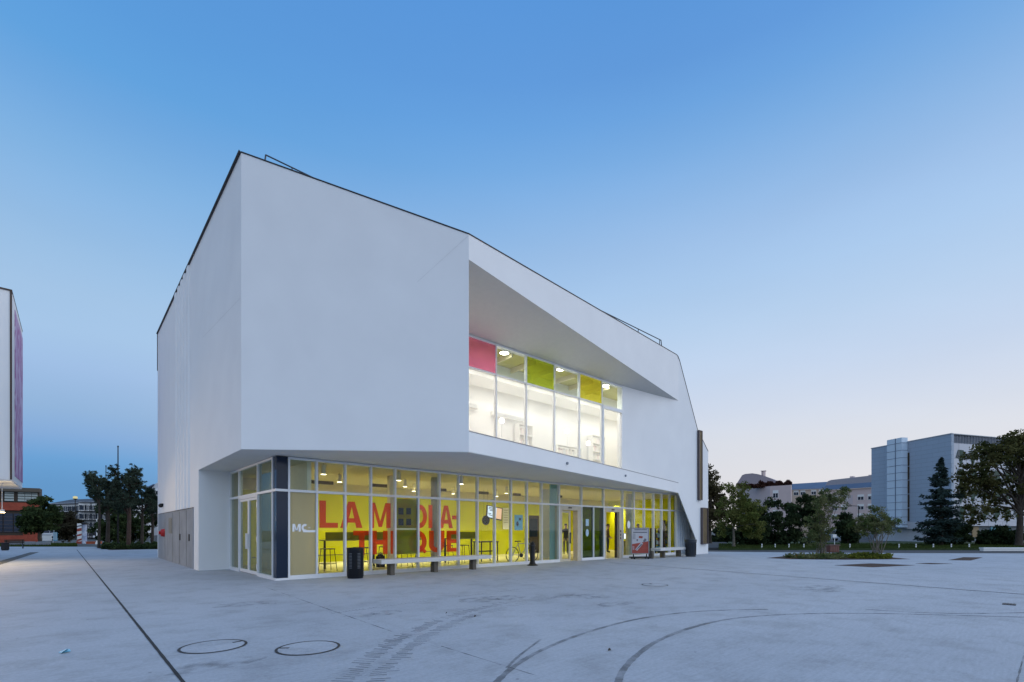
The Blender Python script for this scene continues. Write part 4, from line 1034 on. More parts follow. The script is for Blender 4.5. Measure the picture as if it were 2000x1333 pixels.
# display racks further right
for k, (x, b, lab) in enumerate(((1283, 1.3, 'dark magazine rack with three shelves behind the right glazing'), (1301, 1.9, 'wide magazine rack standing behind the right end of the glazing'))):
    c = at_b(x, HY, b)
    t = thing('magazine_rack', lab, 'rack', (c.x, c.y, FLZ))
    m = MB(); m.box(-.45, -.2, 0, -.41, .2, 1.5 + .5*k); m.box(.41, -.2, 0, .45, .2, 1.5 + .5*k)
    for z in (.1, .5, .9, 1.3, 1.3 + .4*k): m.box(-.41, -.2, z, .41, .2, z + .03)
    m.build('frame', M['dark_brown'], t, local=True)
    q = MB()
    for z in (.14, .54, .94):
        for x_ in np.arange(-.38, .36, .11): q.cur = rr.randrange(3); q.box(x_, -.15, z, x_ + .08, .12, z + rr.uniform(.18, .3))
    q.build('magazines', [M['white'], M['brickred'], M['blue_poster']], t, local=True)
# pendant lamps
pend = thing('pendant_lamp', 'x', 'lamp')
m = MB(); m.tube((0, 0, 0), (0, 0, -.32), .006, None, 5); m.build('cord', M['dark'], pend, local=True)
m = MB(); m.lathe([(.055, -.04), (.06, -.05), (.06, -.30), (.085, -.33)], (0, 0, 0), 16); m.build('lamp_shade', M['cream'], pend, local=True)
m = MB(); m.lathe([(.078, -.334), (.078, -.328)], (0, 0, 0), 16); m.build('bulb', emis('pendant_glow', (1, .88, .6), 9), pend, local=True)
pl_ = [(632, 927, 'white tube lamp hanging behind the second upper pane from the corner'), (663, 942, 'second white tube lamp from the corner, by the long ceiling vent'), (779, 939, 'white tube lamp hanging above the olive window sheet'), (791, 951, 'white tube lamp just behind the one above the olive window sheet'), (808, 960, 'small distant tube lamp left of the round grey column'), (885, 965, 'small tube lamp right of the round grey column'), (901, 946, 'white tube lamp above the gap between counters'), (970, 970, 'distant tube lamp above the cream notice board'), (989, 964, 'distant tube lamp left of the bicycle')]
for i, (x, y, lab) in enumerate(pl_):
    o = pend if i == 0 else copy_tree(pend)
    p = at_z(x, y, 3.42 - .33); o.location = (p.x, min(p.y, 6.0), 3.42); tag(o, lab, 'lamp', 'tube lamps hanging from the cafe ceiling')
# the lamps that light the room
for k in range(9):
    area('cafe_light', (1.8 + k*2.5, 3.3, 3.38), .9, 19, WARM, shape='RECTANGLE', size_y=.25)
for x, e in ((652, 66), (738, 58), (800, 30), (880, 66), (925, 30), (1000, 56), (1060, 28), (1110, 40), (1190, 44), (1250, 46), (1280, 36)):
    p = at_b(x, HY, 6.0)
    o = area('wall_wash', (p.x, 5.85, 3.3), .2, e, (1, .90, .52), rot=(math.radians(-22), 0, 0)); o.data.spread = math.radians(95)
area('side_light', (.5, 3.2, 3.36), .3, 4, (1, .93, .75))

# ------------------------------------------------------------------ people inside
SKIN = mat('skin', (.42, .27, .19), .55)
def person(loc, rz, label, top, legs, hair, armpose, lean=0.0, seated=False):
    t = thing('person', label, 'person', loc, rz)
    V, E_, R = [], [], []
    def add(p, r, par=None):
        V.append(p); R.append(r)
        if par is not None: E_.append((par, len(V) - 1))
        return len(V) - 1
    pel = add((0, 0, .95), (.15, .11))
    w1 = add((0, -.01 - lean*.2, 1.12), (.135, .10), pel); ch = add((0, -.01 - lean*.6, 1.32), (.16, .115), w1)
    nk = add((0, -.01 - lean, 1.47), (.06, .06), ch); h0 = add((0, -.03 - lean*1.1, 1.56), (.075, .085), nk)
    h1 = add((0, -.035 - lean*1.15, 1.65), (.082, .10), h0); add((0, -.03 - lean*1.15, 1.72), (.06, .075), h1)
    add((0, -.135 - lean*1.15, 1.60), (.012, .012), h1)      # nose
    for s in (-1, 1):
        e_ = add((s*.085, -.02 - lean*1.15, 1.61), (.015, .02), h1)
        hip = add((s*.09, 0, .90), (.095, .10), pel); kn = add((s*.10, -.02, .50), (.06, .065), hip); an = add((s*.10, .02, .09), (.042, .045), kn)
        add((s*.115, -.14, .035), (.04, .032), an)
        shd = add((s*.185, -.01 - lean*.7, 1.40), (.065, .065), ch)
        el_, wr = armpose
        eb = add((s*el_[0], el_[1], el_[2]), (.045, .045), shd); hw = add((s*wr[0], wr[1], wr[2]), (.03, .026), eb)
        d = Vector((s*wr[0], wr[1], wr[2])) - Vector((s*el_[0], el_[1], el_[2])); d.normalize()
        pm = Vector((s*wr[0], wr[1], wr[2])) + d*.07; pmi = add(tuple(pm), (.036, .018), hw)
        sd_ = d.cross(Vector((s, 0, 0)))
        if sd_.length < .1: sd_ = Vector((0, 1, 0))
        sd_.normalize()
        for q in range(4):
            b0 = pm + sd_*(-.03 + .02*q) + d*.02; ln = (.05, .062, .058, .044)[q]
            f0 = add(tuple(b0), (.009, .009), pmi); f1 = add(tuple(b0 + d*ln*.6 + Vector((-s*.008, 0, 0))), (.008, .008), f0); add(tuple(b0 + d*ln + Vector((-s*.022, 0, 0))), (.007, .007), f1)
        th = add(tuple(pm - d*.03 - sd_*.04), (.011, .011), hw); add(tuple(pm + d*.02 - sd_*.06), (.009, .009), th)
    me = bpy.data.meshes.new('body'); me.from_pydata(V, E_, []); me.update()
    o = bpy.data.objects.new('body', me); COL.objects.link(o)
    sk = o.modifiers.new('skin', 'SKIN'); sk.branch_smoothing = .4
    for i, v in enumerate(me.skin_vertices[0].data): v.radius = R[i]; v.use_root = (i == 0)
    ss = o.modifiers.new('ss', 'SUBSURF'); ss.levels = 1; ss.render_levels = 1
    bpy.context.view_layer.update()
    ev = o.evaluated_get(bpy.context.evaluated_depsgraph_get()); nm = bpy.data.meshes.new_from_object(ev)
    o.modifiers.clear(); o.data = nm
    nm.materials.clear()
    for mm in (SKIN, top, legs, M['dark']): nm.materials.append(mm)
    wz = armpose[1][2]
    for p in nm.polygons:
        p.use_smooth = True; c = p.center
        arm = abs(c.x) > .2
        hand = (Vector((abs(c.x), c.y, c.z)) - Vector(armpose[1])).dot((Vector(armpose[1]) - Vector(armpose[0])).normalized()) > -.01 and (Vector((abs(c.x), c.y, c.z)) - Vector(armpose[1])).length < .2
        p.material_index = 0 if (c.z > 1.47 or hand) else (3 if c.z < .08 else (2 if (c.z < .94 and not arm) else 1))
    o.parent = t
    m = MB(); hz = 1.665; hy = -.02 - lean*1.15
    m.ball((0, hy + .012, hz + .02), (.095, .11, .085), 14, 9)
    m.v = [(x, y if z > hz - .02 or y > hy else hy + .02, z) for x, y, z in m.v]
    m.build('hair', hair, t, local=True)
    m = MB()
    for s in (-1, 1): m.ball((s*.032, hy - .098, 1.625), .011, 6, 4)
    m.box(-.025, hy - .108, 1.555, .025, hy - .098, 1.563); m.build('eyes_and_mouth', M['dark_brown'], t, local=True)
    return t
navy_cloth = mat('dark_cloth', (.022, .022, .028), .9); grey_cloth = mat('grey_cloth', (.07, .068, .066), .9); brown_cloth = mat('brown_cloth', (.12, .085, .055), .9); jean = mat('denim', (.03, .04, .07), .9)
hair_d = mat('dark_hair', (.012, .009, .007), .6)
face_cam = YAW - PI/2
c = at_b(1105, HY, 4.4)
person((c.x, c.y, FLZ), face_cam, 'person standing upright in dark jacket seen through the left entrance door', navy_cloth, grey_cloth, hair_d, ((.25, .02, 1.13), (.25, -.06, .88)))
c = at_b(1187, HY, 3.6)
person((c.x, c.y, FLZ), face_cam + 1.2, 'person in brown coat walking through the right entrance doorway', brown_cloth, jean, hair_d, ((.24, .05, 1.12), (.22, -.14, .96)))
c = at_b(1245, HY, 2.3)
person((c.x, c.y, FLZ), face_cam + .2, 'person with dark hair in a black top standing behind the reception desk', navy_cloth, navy_cloth, hair_d, ((.25, -.05, 1.14), (.16, -.28, 1.02)), .05)

# ------------------------------------------------------------------ things on the plaza
# benches
def bench(pts_legs, x0, x1, dep, hgt, label, yoff):
    # pts_legs: ground points of the legs; bench runs along X
    t = thing('bench', label, 'bench', (x0, yoff, 0), 0, 'concrete benches along the glass front')
    m = MB(); m.box(x0, yoff, hgt - .13, x1, yoff + dep, hgt); m.build('seat', M['bench'], t, bevel=.008)
    for lx in pts_legs:
        m = MB(); m.box(lx - .075, yoff + .17, 0, lx + .075, yoff + dep - .15, hgt - .13); m.build('leg', M['bench_leg'], t, bevel=.006)
    return t
l1, l3 = at_z(766, 1124.5), at_z(926, 1114.5)
yb = (l1.y + l3.y)/2
lx = [at_b(x, HY, yb + .2).x for x in (766, 851, 926)]
xa, xb = at_b(745, HY, yb).x, at_b(961, HY, yb).x
bench(lx, xa, xb, .55, .50, 'long pale concrete bench on three brown legs below the red lettering', yb)
l1, l3 = at_z(1297, 1090.5), at_z(1328, 1088.5)
yb2 = (l1.y + l3.y)/2
bench([at_b(x, HY, yb2 + .2).x for x in (1275, 1297, 1328)], at_b(1271, HY, yb2 + .55).x, at_b(1349, HY, yb2).x, .55, .50, 'pale concrete bench beside the poster trolley', yb2)
# bins
c = at_z(694, 1129.5)
t = thing('litter_bin', 'black slotted litter bin standing at the left end of the long bench', 'litter bin', (c.x, c.y, 0))
R0 = .235
m = MB(); m.lathe([(R0*.93, 0), (R0*.95, .05), (R0, .06), (R0, .84), (R0*1.03, .85), (R0*1.03, .89), (R0*.8, .89), (R0*.78, .80)], (0, 0, 0), 32); m.build('body', M['bin'], t, local=True)
m = MB(); m.lathe([(R0*.77, .78), (R0*.77, .795)], (0, 0, 0), 24); m.build('liner', M['dark'], t, local=True)
m = MB()
for col in range(6):
    a = 2*PI*col/6 + .55
    for k in range(11):
        z = .30 + k*.042
        for s in (-1, 0, 1):
            q = a + s*.13; tx, ty = -math.sin(q), math.cos(q)
            p = (R0*1.002*math.cos(q), R0*1.002*math.sin(q))
            m.face([(p[0] - tx*.015, p[1] - ty*.015, z), (p[0] + tx*.015, p[1] + ty*.015, z), (p[0]*1.01 + tx*.015, p[1]*1.01 + ty*.015, z + .014), (p[0]*1.01 - tx*.015, p[1]*1.01 - ty*.015, z + .014)])
m.build('slots', mat('slot_grey', (.16, .17, .19), .5), t, local=True)
m = MB(); a = math.atan2(CB - c.y, CA - c.x); m.lathe([(R0*1.035, .84), (R0*1.035, .852)], (0, 0, 0), 24); m.box(.10, -.1, .86, .2, -.06, .893) ; m.build('rim', M['bin'], t, local=True)
c = at_z(1349, 1087.5)
t = thing('litter_bin', 'dark grey flared litter bin at the far end of the short bench', 'litter bin', (c.x, c.y, 0))
m = MB(); m.lathe([(.25, 0), (.25, .06), (.27, .70), (.30, .76), (.30, .86), (.24, .86), (.23, .78)], (0, 0, 0), 24); m.build('body', M['grey_bin'], t, local=True)
m = MB()
for k in range(16):
    a = 2*PI*k/16; m.tube((.262*math.cos(a), .262*math.sin(a), .08), (.275*math.cos(a), .275*math.sin(a), .7), .012, None, 5)
m.build('ribs', M['bin'], t, local=True)
m = MB(); m.lathe([(.31, .85), (.31, .90), (.20, .93)], (0, 0, 0), 24); m.build('lid', M['grey_bin'], t, local=True)
# bollard
c = at_z(1040, 1105)
t = thing('bollard', 'black cast bollard with flared base and collar before the glass', 'bollard', (c.x, c.y, 0))
m = MB(); m.lathe([(.21, 0), (.21, .025), (.17, .04), (.12, .09), (.115, .12), (.10, .14), (.098, .74), (.098, .76)], (0, 0, 0), 24); m.build('post', M['dark'], t, local=True)
m = MB(); m.lathe([(.098, .76), (.118, .77), (.118, .81), (.10, .83), (.085, .88), (.05, .93), (.02, .945)], (0, 0, 0), 24); m.build('cap', M['dark'], t, local=True)
m = MB(); m.lathe([(.121, .782), (.121, .80)], (0, 0, 0), 24); m.build('collar', M['steel'], t, local=True)
# poster trolley
c = at_z(1250, 1092)
t = thing('poster_trolley', 'wheeled poster board with a red and white poster standing before the entrance', 'sign', (c.x, c.y, 0), YAW - PI/2 + .18)
m = MB(); m.box(-.47, -.22, .05, .47, .22, .11); m.build('base', M['dark'], t, local=True, bevel=.01)
for sx in (-1, 1):
    for sy in (-1, 1):
        m = MB(); m.tube((sx*.36, sy*.15 - .02, .04), (sx*.36, sy*.15 + .02, .04), .04, None, 12); m.build('wheel', M['dark'], t, local=True)
for sx in (-1, 1):
    m = MB(); m.tube((sx*.34, 0, .11), (sx*.34, 0, .26), .03, None, 8); m.build('stem', M['dark'], t, local=True)
m = MB()
m.box(-.47, -.035, .24, -.43, .035, 1.52); m.box(.43, -.035, .24, .47, .035, 1.52); m.box(-.43, -.035, .24, .43, .035, .28); m.box(-.43, -.035, 1.48, .43, .035, 1.52)
m.box(-.43, -.01, .28, .43, .02, 1.48); m.build('frame', mat('grey_frame', (.28, .28, .29), .4), t, local=True)
red_p, pale_p, grey_p = mat('poster_red', (.33, .065, .045), .6, var=.2, scale=5), mat('poster_pale', (.50, .49, .50), .6), mat('poster_grey', (.14, .14, .16), .6)
m = MB(); y = -.014
m.face([(-.43, y, .28), (.43, y, .28), (.43, y, .86), (-.43, y, .72)])
m.cur = 1; m.face([(-.43, y, .72), (.43, y, .86), (.43, y, 1.48), (-.43, y, 1.48)])
y = -.017
m.cur = 1; m.face([(-.26, y, .46), (-.16, y, .40), (.16, y, .74), (.06, y, .82)])   # the rolled paper
m.cur = 2
m.face([(-.30, y, 1.40), (.36, y, 1.40), (.36, y, 1.44), (-.30, y, 1.44)]); m.face([(-.36, y, 1.27), (.36, y, 1.27), (.36, y, 1.32), (-.36, y, 1.32)])
m.face([(.14, y, .86), (.22, y, .80), (.34, y, .92), (.25, y, 1.02)]); m.face([(-.20, y, .90), (-.13, y, .86), (-.10, y, .95), (-.18, y, .97)])
for k in range(5): m.face([(-.39, y, 1.20 - k*.055), (-.24, y, 1.20 - k*.055), (-.24, y, 1.22 - k*.055), (-.39, y, 1.22 - k*.055)])
m.cur = 0; m.face([(-.08, y, 1.02), (.12, y, 1.0), (.14, y, 1.10), (-.06, y, 1.12)])
m.cur = 1
for k in range(4): m.face([(-.40, y, .60 - k*.05), (-.30, y, .60 - k*.05), (-.30, y, .62 - k*.05), (-.40, y, .62 - k*.05)])
y = -.020; m.cur = 2
for k in range(3):
    f = .25*k; m.face([(-.22 + .05*k, y, .455 + .04*k - .01), (-.20 + .05*k, y, .445 + .04*k - .01), (.07 + .03*k, y, .735 - .012*k), (.05 + .03*k, y, .745 - .012*k)])
m.build('poster', [red_p, pale_p, grey_p], t, local=True)

# ------------------------------------------------------------------ trees and plants
def leaves_mesh(centers, n_each, rad, size, seed, flat=0.8, elong=1.7):
    rs = np.random.RandomState(seed)
    C = np.repeat(np.asarray(centers, float), n_each, axis=0); n = len(C)
    R_ = np.repeat(np.asarray(rad, float), n_each)
    d = rs.normal(size=(n, 3)); d /= np.linalg.norm(d, axis=1)[:, None]
    r = rs.uniform(0, 1, n)**(1/2.2)
    pos = C + d * (r*R_)[:, None] * np.array([1, 1, flat])
    a = rs.normal(size=(n, 3)); a /= np.linalg.norm(a, axis=1)[:, None]
    b = rs.normal(size=(n, 3)); b -= (b*a).sum(1)[:, None]*a; b /= np.linalg.norm(b, axis=1)[:, None]
    s = size * rs.uniform(.6, 1.35, n)[:, None]
    a *= s*elong*.5; b *= s*.5
    v = np.stack([pos - a, pos + b*.9 - a*.1, pos + a, pos - b*.9 - a*.1], axis=1).reshape(-1, 3)
    return v
def quads_obj(name, v, m, parent, offset=(0, 0, 0)):
    v = v - np.asarray(offset, float)
    n = len(v)//4
    me = bpy.data.meshes.new(name)
    me.vertices.add(len(v)); me.vertices.foreach_set('co', v.astype(np.float32).ravel())
    me.loops.add(len(v)); me.loops.foreach_set('vertex_index', np.arange(len(v), dtype=np.int32))
    me.polygons.add(n); me.polygons.foreach_set('loop_start', np.arange(0, len(v), 4, dtype=np.int32)); me.polygons.foreach_set('loop_total', np.full(n, 4, np.int32))
    me.materials.append(m); me.update(); me.validate()
    o = bpy.data.objects.new(name, me); COL.objects.link(o)
    if parent is not None: o.parent = parent
    return o
def tree(label, loc, lobes, leaf, bark, trunk, seed, clumps=60, per=70, crad=.5, lsize=.2, group=None, cat='tree', name='tree', stems=None, shell=.55, limbs=18, flat=.8):
    # lobes: (x, y, z, rx, ry, rz, weight) ellipsoids of the crown, local; trunk: (radius, fork height)
    rs = np.random.RandomState(seed); rd = random.Random(seed)
    t = thing(name, label, cat, loc, 0, group)
    W = np.array([l[6] if len(l) > 6 else l[3]*l[4]*l[5] for l in lobes]); W = W/W.sum()
    cs = []
    for _ in range(clumps):
        l = lobes[rs.choice(len(lobes), p=W)]
        d = rs.normal(size=3); d /= np.linalg.norm(d); r = rs.uniform(shell, 1.0)
        cs.append((l[0] + d[0]*l[3]*r, l[1] + d[1]*l[4]*r, l[2] + d[2]*l[5]*r))
    rad = rs.uniform(.6, 1.3, clumps)*crad
    v = leaves_mesh(cs, per, rad, lsize, seed, flat)
    quads_obj('crown', v, leaf, t)
    m = MB()
    if stems:
        for k in range(stems):
            a = rd.uniform(0, 6.28); p = Vector((rd.uniform(-.25, .25), rd.uniform(-.25, .25), 0)); tgt = Vector(cs[rd.randrange(clumps)])
            q = p.lerp(tgt, .5) + Vector((0, 0, .25)); m.tube(p, q, trunk[0], trunk[0]*.7, 6); m.tube(q, tgt, trunk[0]*.7, trunk[0]*.25, 6)
            for _ in range(2):
                t2 = Vector(cs[rd.randrange(clumps)]); m.tube(q.lerp(tgt, rd.uniform(0, .5)), tgt.lerp(t2, .5), trunk[0]*.4, trunk[0]*.15, 5)
    else:
        r, fk = trunk; top = Vector((rd.uniform(-.1, .1), rd.uniform(-.1, .1), fk)); mid = top*.5 + Vector((rd.uniform(-.06, .06), 0, 0))
        m.lathe([(r*1.5, 0), (r*1.12, .15), (r, .4)], (0, 0, 0), 10); m.tube((0, 0, .35), mid, r, r*.9, 10); m.tube(mid, top, r*.9, r*.8, 10)
        zt = max(c[2] for c in cs); ld = top.lerp(Vector((0, 0, zt)), .75); m.tube(top, ld, r*.7, r*.2, 8)
        for k in range(limbs):
            tg = Vector(cs[rd.randrange(clumps)]); s0 = top.lerp(ld, rd.uniform(0, .7)) if tg.z > fk else top
            md = s0.lerp(tg, .5) + Vector((0, 0, .12*(tg - s0).length*rd.uniform(-.3, 1))); rr_ = r*rd.uniform(.28, .45)
            m.tube(s0, md, rr_, rr_*.6, 6); m.tube(md, tg, rr_*.6, rr_*.2, 5)
    m.build('trunk', bark, t, local=True)
    return t
def conifer(label, loc, H, R_, seed, leaf, bark, base=.6, n_whorl=20, group=None):
    rs = np.random.RandomState(seed); t = thing('fir_tree', label, 'tree', loc, 0, group)
    V = []; m = MB(); m.tube((0, 0, 0), (0, 0, H), .16*H/8, .02, 8)
    for k in range(n_whorl):
        f = (k + rs.uniform(.1, .9))/n_whorl; ln = R_*(1 - f)**1.1*rs.uniform(.6, 1.2) + .15
        for b in range(8):
            z = base + (H - base)*f + rs.uniform(-.13, .13)
            a = 2*PI*b/7 + rs.uniform(-.4, .4) + k; l_ = ln*rs.uniform(.4, 1.15); droop = -.34*l_*(1 - f*.8)*rs.uniform(.4, 1.3)
            d = np.array([math.cos(a), math.sin(a), 0]); p0 = np.array([0, 0, z]); tip = p0 + d*l_ + np.array([0, 0, droop + .1*l_])
            m.tube(p0, tip, .022*H/8, .006, 4, False)
            nn = int(24 + 44*l_)
            s = rs.uniform(.12, 1, nn)**.8; pos = p0 + (tip - p0)*s[:, None]; wv = (.30*l_*(1 - s*.55) + .05)
            perp = np.array([-d[1], d[0], 0]); off = rs.uniform(-1, 1, nn)*wv
            pos = pos + perp*off[:, None]; pos[:, 2] += rs.uniform(-.22, .05, nn) - .26*np.abs(off) + .10*l_*np.maximum(0, s - .75)*4
            dr = d*.6 + perp*np.sign(off)[:, None]*.8; dr = dr + rs.normal(size=(nn, 3))*.35; dr[:, 2] -= .35
            dr /= np.linalg.norm(dr, axis=1)[:, None]; up_ = rs.normal(size=(nn, 3)); up_ -= (up_*dr).sum(1)[:, None]*dr; up_ /= np.linalg.norm(up_, axis=1)[:, None]
            ss = rs.uniform(.10, .20, nn)[:, None]*H/8
            V.append(np.stack([pos - dr*ss, pos + up_*ss*.32, pos + dr*ss, pos - up_*ss*.32], axis=1).reshape(-1, 3))
    quads_obj('crown', np.concatenate(V), leaf, t); m.build('trunk', bark, t, local=True)
    return t
def pine(label, loc, H, seed, clumps, leaf, bark, rtrunk=.13, group=None, lean=0.0):
    # clumps: (dx, dz, r) seen from the plaza; each becomes several tufted shoots
    rs = np.random.RandomState(seed); rd = random.Random(seed); t = thing('pine_tree', label, 'tree', loc, 0, group)
    m = MB(); top = Vector((RT[0]*lean, RT[1]*lean, H*.9)); m.tube((0, 0, 0), top*.5 + Vector((.05, .03, 0)), rtrunk, rtrunk*.75, 8); m.tube(top*.5 + Vector((.05, .03, 0)), top, rtrunk*.75, rtrunk*.2, 8)
    V = []
    for dx, dz, r in clumps:
        dy = rs.uniform(-.7, .7)
        c = np.array([RT[0]*dx + FW[0]*dy, RT[1]*dx + FW[1]*dy, dz])
        s0 = top*min(.95, max(.3, (dz - .5)/H)); m.tube(s0, Vector(c), .05, .02, 5)
        for k in range(int(44*r/.5) + 8):
            d = rs.normal(size=3); d /= np.linalg.norm(d); q = c + d*r*rs.uniform(.3, 1.25)*np.array([1.0, 1.0, 1.15])
            m.tube(Vector(c + (q - c)*.3), Vector(q), .012, .006, 4, False)
            nn = 26; sd_ = rs.normal(size=(nn, 3)); sd_[:, 2] = sd_[:, 2]*.8 + .35; sd_ /= np.linalg.norm(sd_, axis=1)[:, None]
            ln = rs.uniform(.10, .20, nn)[:, None]; wd = np.cross(sd_, rs.normal(size=(nn, 3))); wd /= np.linalg.norm(wd, axis=1)[:, None]; wd *= .022
            V.append(np.stack([np.repeat(q[None], nn, 0), q + sd_*ln*.5 + wd, q + sd_*ln, q + sd_*ln*.5 - wd], axis=1).reshape(-1, 3))
    quads_obj('crown', np.concatenate(V), leaf, t); m.build('trunk', bark, t, local=True)
    return t
def px_lobe(cx, y0, y1, w, D, dd=1.0, base=0.0):
    # crown lobe from its picture extent, in the tree's own local metres
    return None
def lob(x0, xc, xh, yt, yb, D, depth=1.0, off=0.0):
    # local ellipsoid: centre xc, half-width xh (photo pixels at distance D), from yt to yb
    s = D/F; dx = (xc - x0)*s; rx = xh*s; z0, z1 = zat(yb, D), zat(yt, D)
    return (RT[0]*dx + FW[0]*off, RT[1]*dx + FW[1]*off, (z0 + z1)/2, rx, rx*depth, (z1 - z0)/2, rx*(z1 - z0)*rx)

# planting beds on the right of the plaza
def bed(pts, z, m, name='planting_bed'):
    mb = MB(); P_ = [at_z(*p) for p in pts]
    mb.prism([(p.x, p.y) for p in P_], -.05, z); return tag(mb.build(name, m), kind='structure')
bed([(1497, 1090.5), (1535, 1086.5), (1610, 1084.5), (1700, 1085.5), (1778, 1092.6), (1650, 1093.8), (1545, 1092.8)], .006, M['mulch'])
bed([(1630, 1104.5), (1700, 1101), (1788, 1104.5), (1705, 1108.5)], .006, M['mulch'])
bed([(1852, 1094.5), (1882, 1088.8), (1919, 1089.3), (1896, 1095.2)], .006, M['mulch'])
bed([(1788, 1101), (1815, 1100.2), (1860, 1101.6), (1820, 1102.6)], .006, M['mulch'])
def cover(poly_px, n, h, seed, m, size=.07, name='ground_cover'):
    rs = np.random.RandomState(seed); P_ = np.array([tuple(at_z(*p))[:2] for p in poly_px]); c = P_.mean(0)
    pts = []
    while len(pts) < n:
        i = rs.randint(len(P_)); a, b = P_[i], P_[(i+1) % len(P_)]; u, v_ = rs.uniform(0, 1, 2)
        if u + v_ > 1: u, v_ = 1 - u, 1 - v_
        q = c + (a - c)*u + (b - c)*v_
        hh = h*(.55 + .6*(math.sin(q[0]*3.1) * math.cos(q[1]*2.7))**2)
        pts.append((q[0], q[1], hh*rs.uniform(.1, 1)))
    v = leaves_mesh(pts, 4, np.full(n, .09), size, seed, .9)
    o = quads_obj(name, v, m, None); return tag(o, kind='stuff')
cover([(1530, 1090), (1600, 1086.5), (1655, 1087), (1655, 1092.5), (1570, 1092.5)], 900, .20, 11, M['leaf_young'])
cover([(1648, 1088.5), (1662, 1092), (1738, 1092.5), (1742, 1089), (1690, 1087)], 900, .22, 12, M['cover'])
def blades(quad_px_D, n, h, seed, m, name):
    # grass over a strip given by four (x, D) corners
    rs = np.random.RandomState(seed); (x0, d0), (x1, d1) = quad_px_D
    V = []
    u, q = rs.uniform(0, 1, n), rs.uniform(0, 1, n)
    D = d0 + (d1 - d0)*q**1.6
    k = ((x0 + (x1 - x0)*u) - CX)/F
    X = CA + (FW[0] + k*RT[0])*D; Y = CB + (FW[1] + k*RT[1])*D
    hh = h*rs.uniform(.4, 1.3, n); a = rs.uniform(0, 2*PI, n); wv = .02 + rs.uniform(0, .03, n)
    b0 = np.stack([X - np.cos(a)*wv, Y - np.sin(a)*wv, np.zeros(n)], 1); b1 = np.stack([X + np.cos(a)*wv, Y + np.sin(a)*wv, np.zeros(n)], 1)
    tp = np.stack([X + rs.normal(0, .04, n), Y + rs.normal(0, .04, n), hh], 1)
    V = np.stack([b0, b1, tp, (b0 + tp)/2], 1).reshape(-1, 3)
    return tag(quads_obj(name, V, m, None), kind='stuff')
blades(((1404, 37.1), (2060, 50)), 26000, .10, 21, M['grass'], 'grass')
blades(((-80, 41.3), (150, 51)), 8000, .12, 22, M['grass'], 'grass')

# trees on the right
def gp(x, D): return gD(x, D)
D = 28; x0 = 1605
tree('slender multi-stemmed young tree in the nearer flower bed, left of its pair', gp(x0, D), [lob(x0, 1602, 30, 985, 1062, D), lob(x0, 1628, 26, 944, 1005, D), lob(x0, 1600, 24, 952, 1010, D), lob(x0, 1650, 16, 945, 975, D), lob(x0, 1590, 22, 1020, 1078, D)], M['leaf_young'], M['bark_pale'], (.026, 1), 31, 190, 42, .22, .058, 'multi-stemmed young trees in the flower bed', stems=12, shell=.1)
D = 26.8; x0 = 1712
tree('shorter multi-stemmed young tree in the flower bed before the blue building', gp(x0, D), [lob(x0, 1712, 34, 998, 1045, D), lob(x0, 1685, 22, 1002, 1052, D), lob(x0, 1738, 20, 1004, 1045, D), lob(x0, 1713, 12, 982, 1010, D)], M['leaf_young'], M['bark_pale'], (.02, 1), 32, 170, 42, .20, .055, 'multi-stemmed young trees in the flower bed', stems=15, shell=.1)
D = 40; x0 = 1433
tree('forked olive-green tree on the lawn beside the library end wall', gp(x0, D), [lob(x0, 1438, 24, 938, 985, D), lob(x0, 1450, 42, 965, 1035, D), lob(x0, 1422, 24, 970, 1030, D), lob(x0, 1470, 28, 1010, 1058, D), lob(x0, 1415, 18, 1010, 1050, D)], M['leaf_lime'], M['bark_pale'], (.11, 1.5), 33, 150, 62, .36, .11, shell=.3)
D = 52; x0 = 1386
tree('tall dark tree showing sky gaps behind the library end wall', gp(x0, D), [lob(x0, 1386, 14, 888, 960, D), lob(x0, 1390, 26, 920, 990, D), lob(x0, 1398, 26, 960, 1040, D), lob(x0, 1375, 22, 930, 1020, D)], M['leaf_brown'], M['bark'], (.2, 2.5), 34, 90, 50, .55, .2, shell=.3)
for i, (x0, D, lb, lab) in enumerate(((1472, 45, [(1472, 26, 985, 1074), (1455, 20, 1015, 1074)], 'dark evergreen bush behind the forked olive-green tree'),
        (1520, 46, [(1520, 38, 972, 1074), (1500, 30, 1005, 1074), (1540, 26, 985, 1074)], 'largest dark evergreen bush on the lawn under the pale flats'),
        (1575, 47, [(1570, 34, 965, 1074), (1588, 26, 985, 1074)], 'tall dark bush left of the slender multi-stemmed tree'),
        (1656, 50, [(1650, 14, 1004, 1050), (1660, 13, 1020, 1068)], 'small dark bush between the two multi-stemmed trees'),
        (1866, 47, [(1866, 26, 1018, 1072), (1845, 30, 1030, 1072)], 'low dark bush at the foot of the fir tree'),
        (1955, 46, [(1955, 32, 1030, 1072), (1935, 22, 1042, 1072)], 'clipped dark bush beneath the large spreading tree'),
        (1424, 60, [(1420, 20, 1028, 1066), (1402, 14, 1030, 1066)], 'distant dark bush beyond the side road'))):
    tree(lab, gp(x0, D), [lob(x0, a, b, c_, d_, D) for a, b, c_, d_ in lb], M['leaf_hedge'], M['bark'], (.06, .5), 40 + i, 90, 75, .42, .17, 'dark bushes along the lawn', 'bush', 'bush', stems=5, shell=.6)
conifer('dark fir tree with drooping tiers standing before the blue building', gp(1838, 44), zat(896, 44), 2.6, 51, M['needle'], M['bark'], .5, 21)
D = 43; x0 = 1990
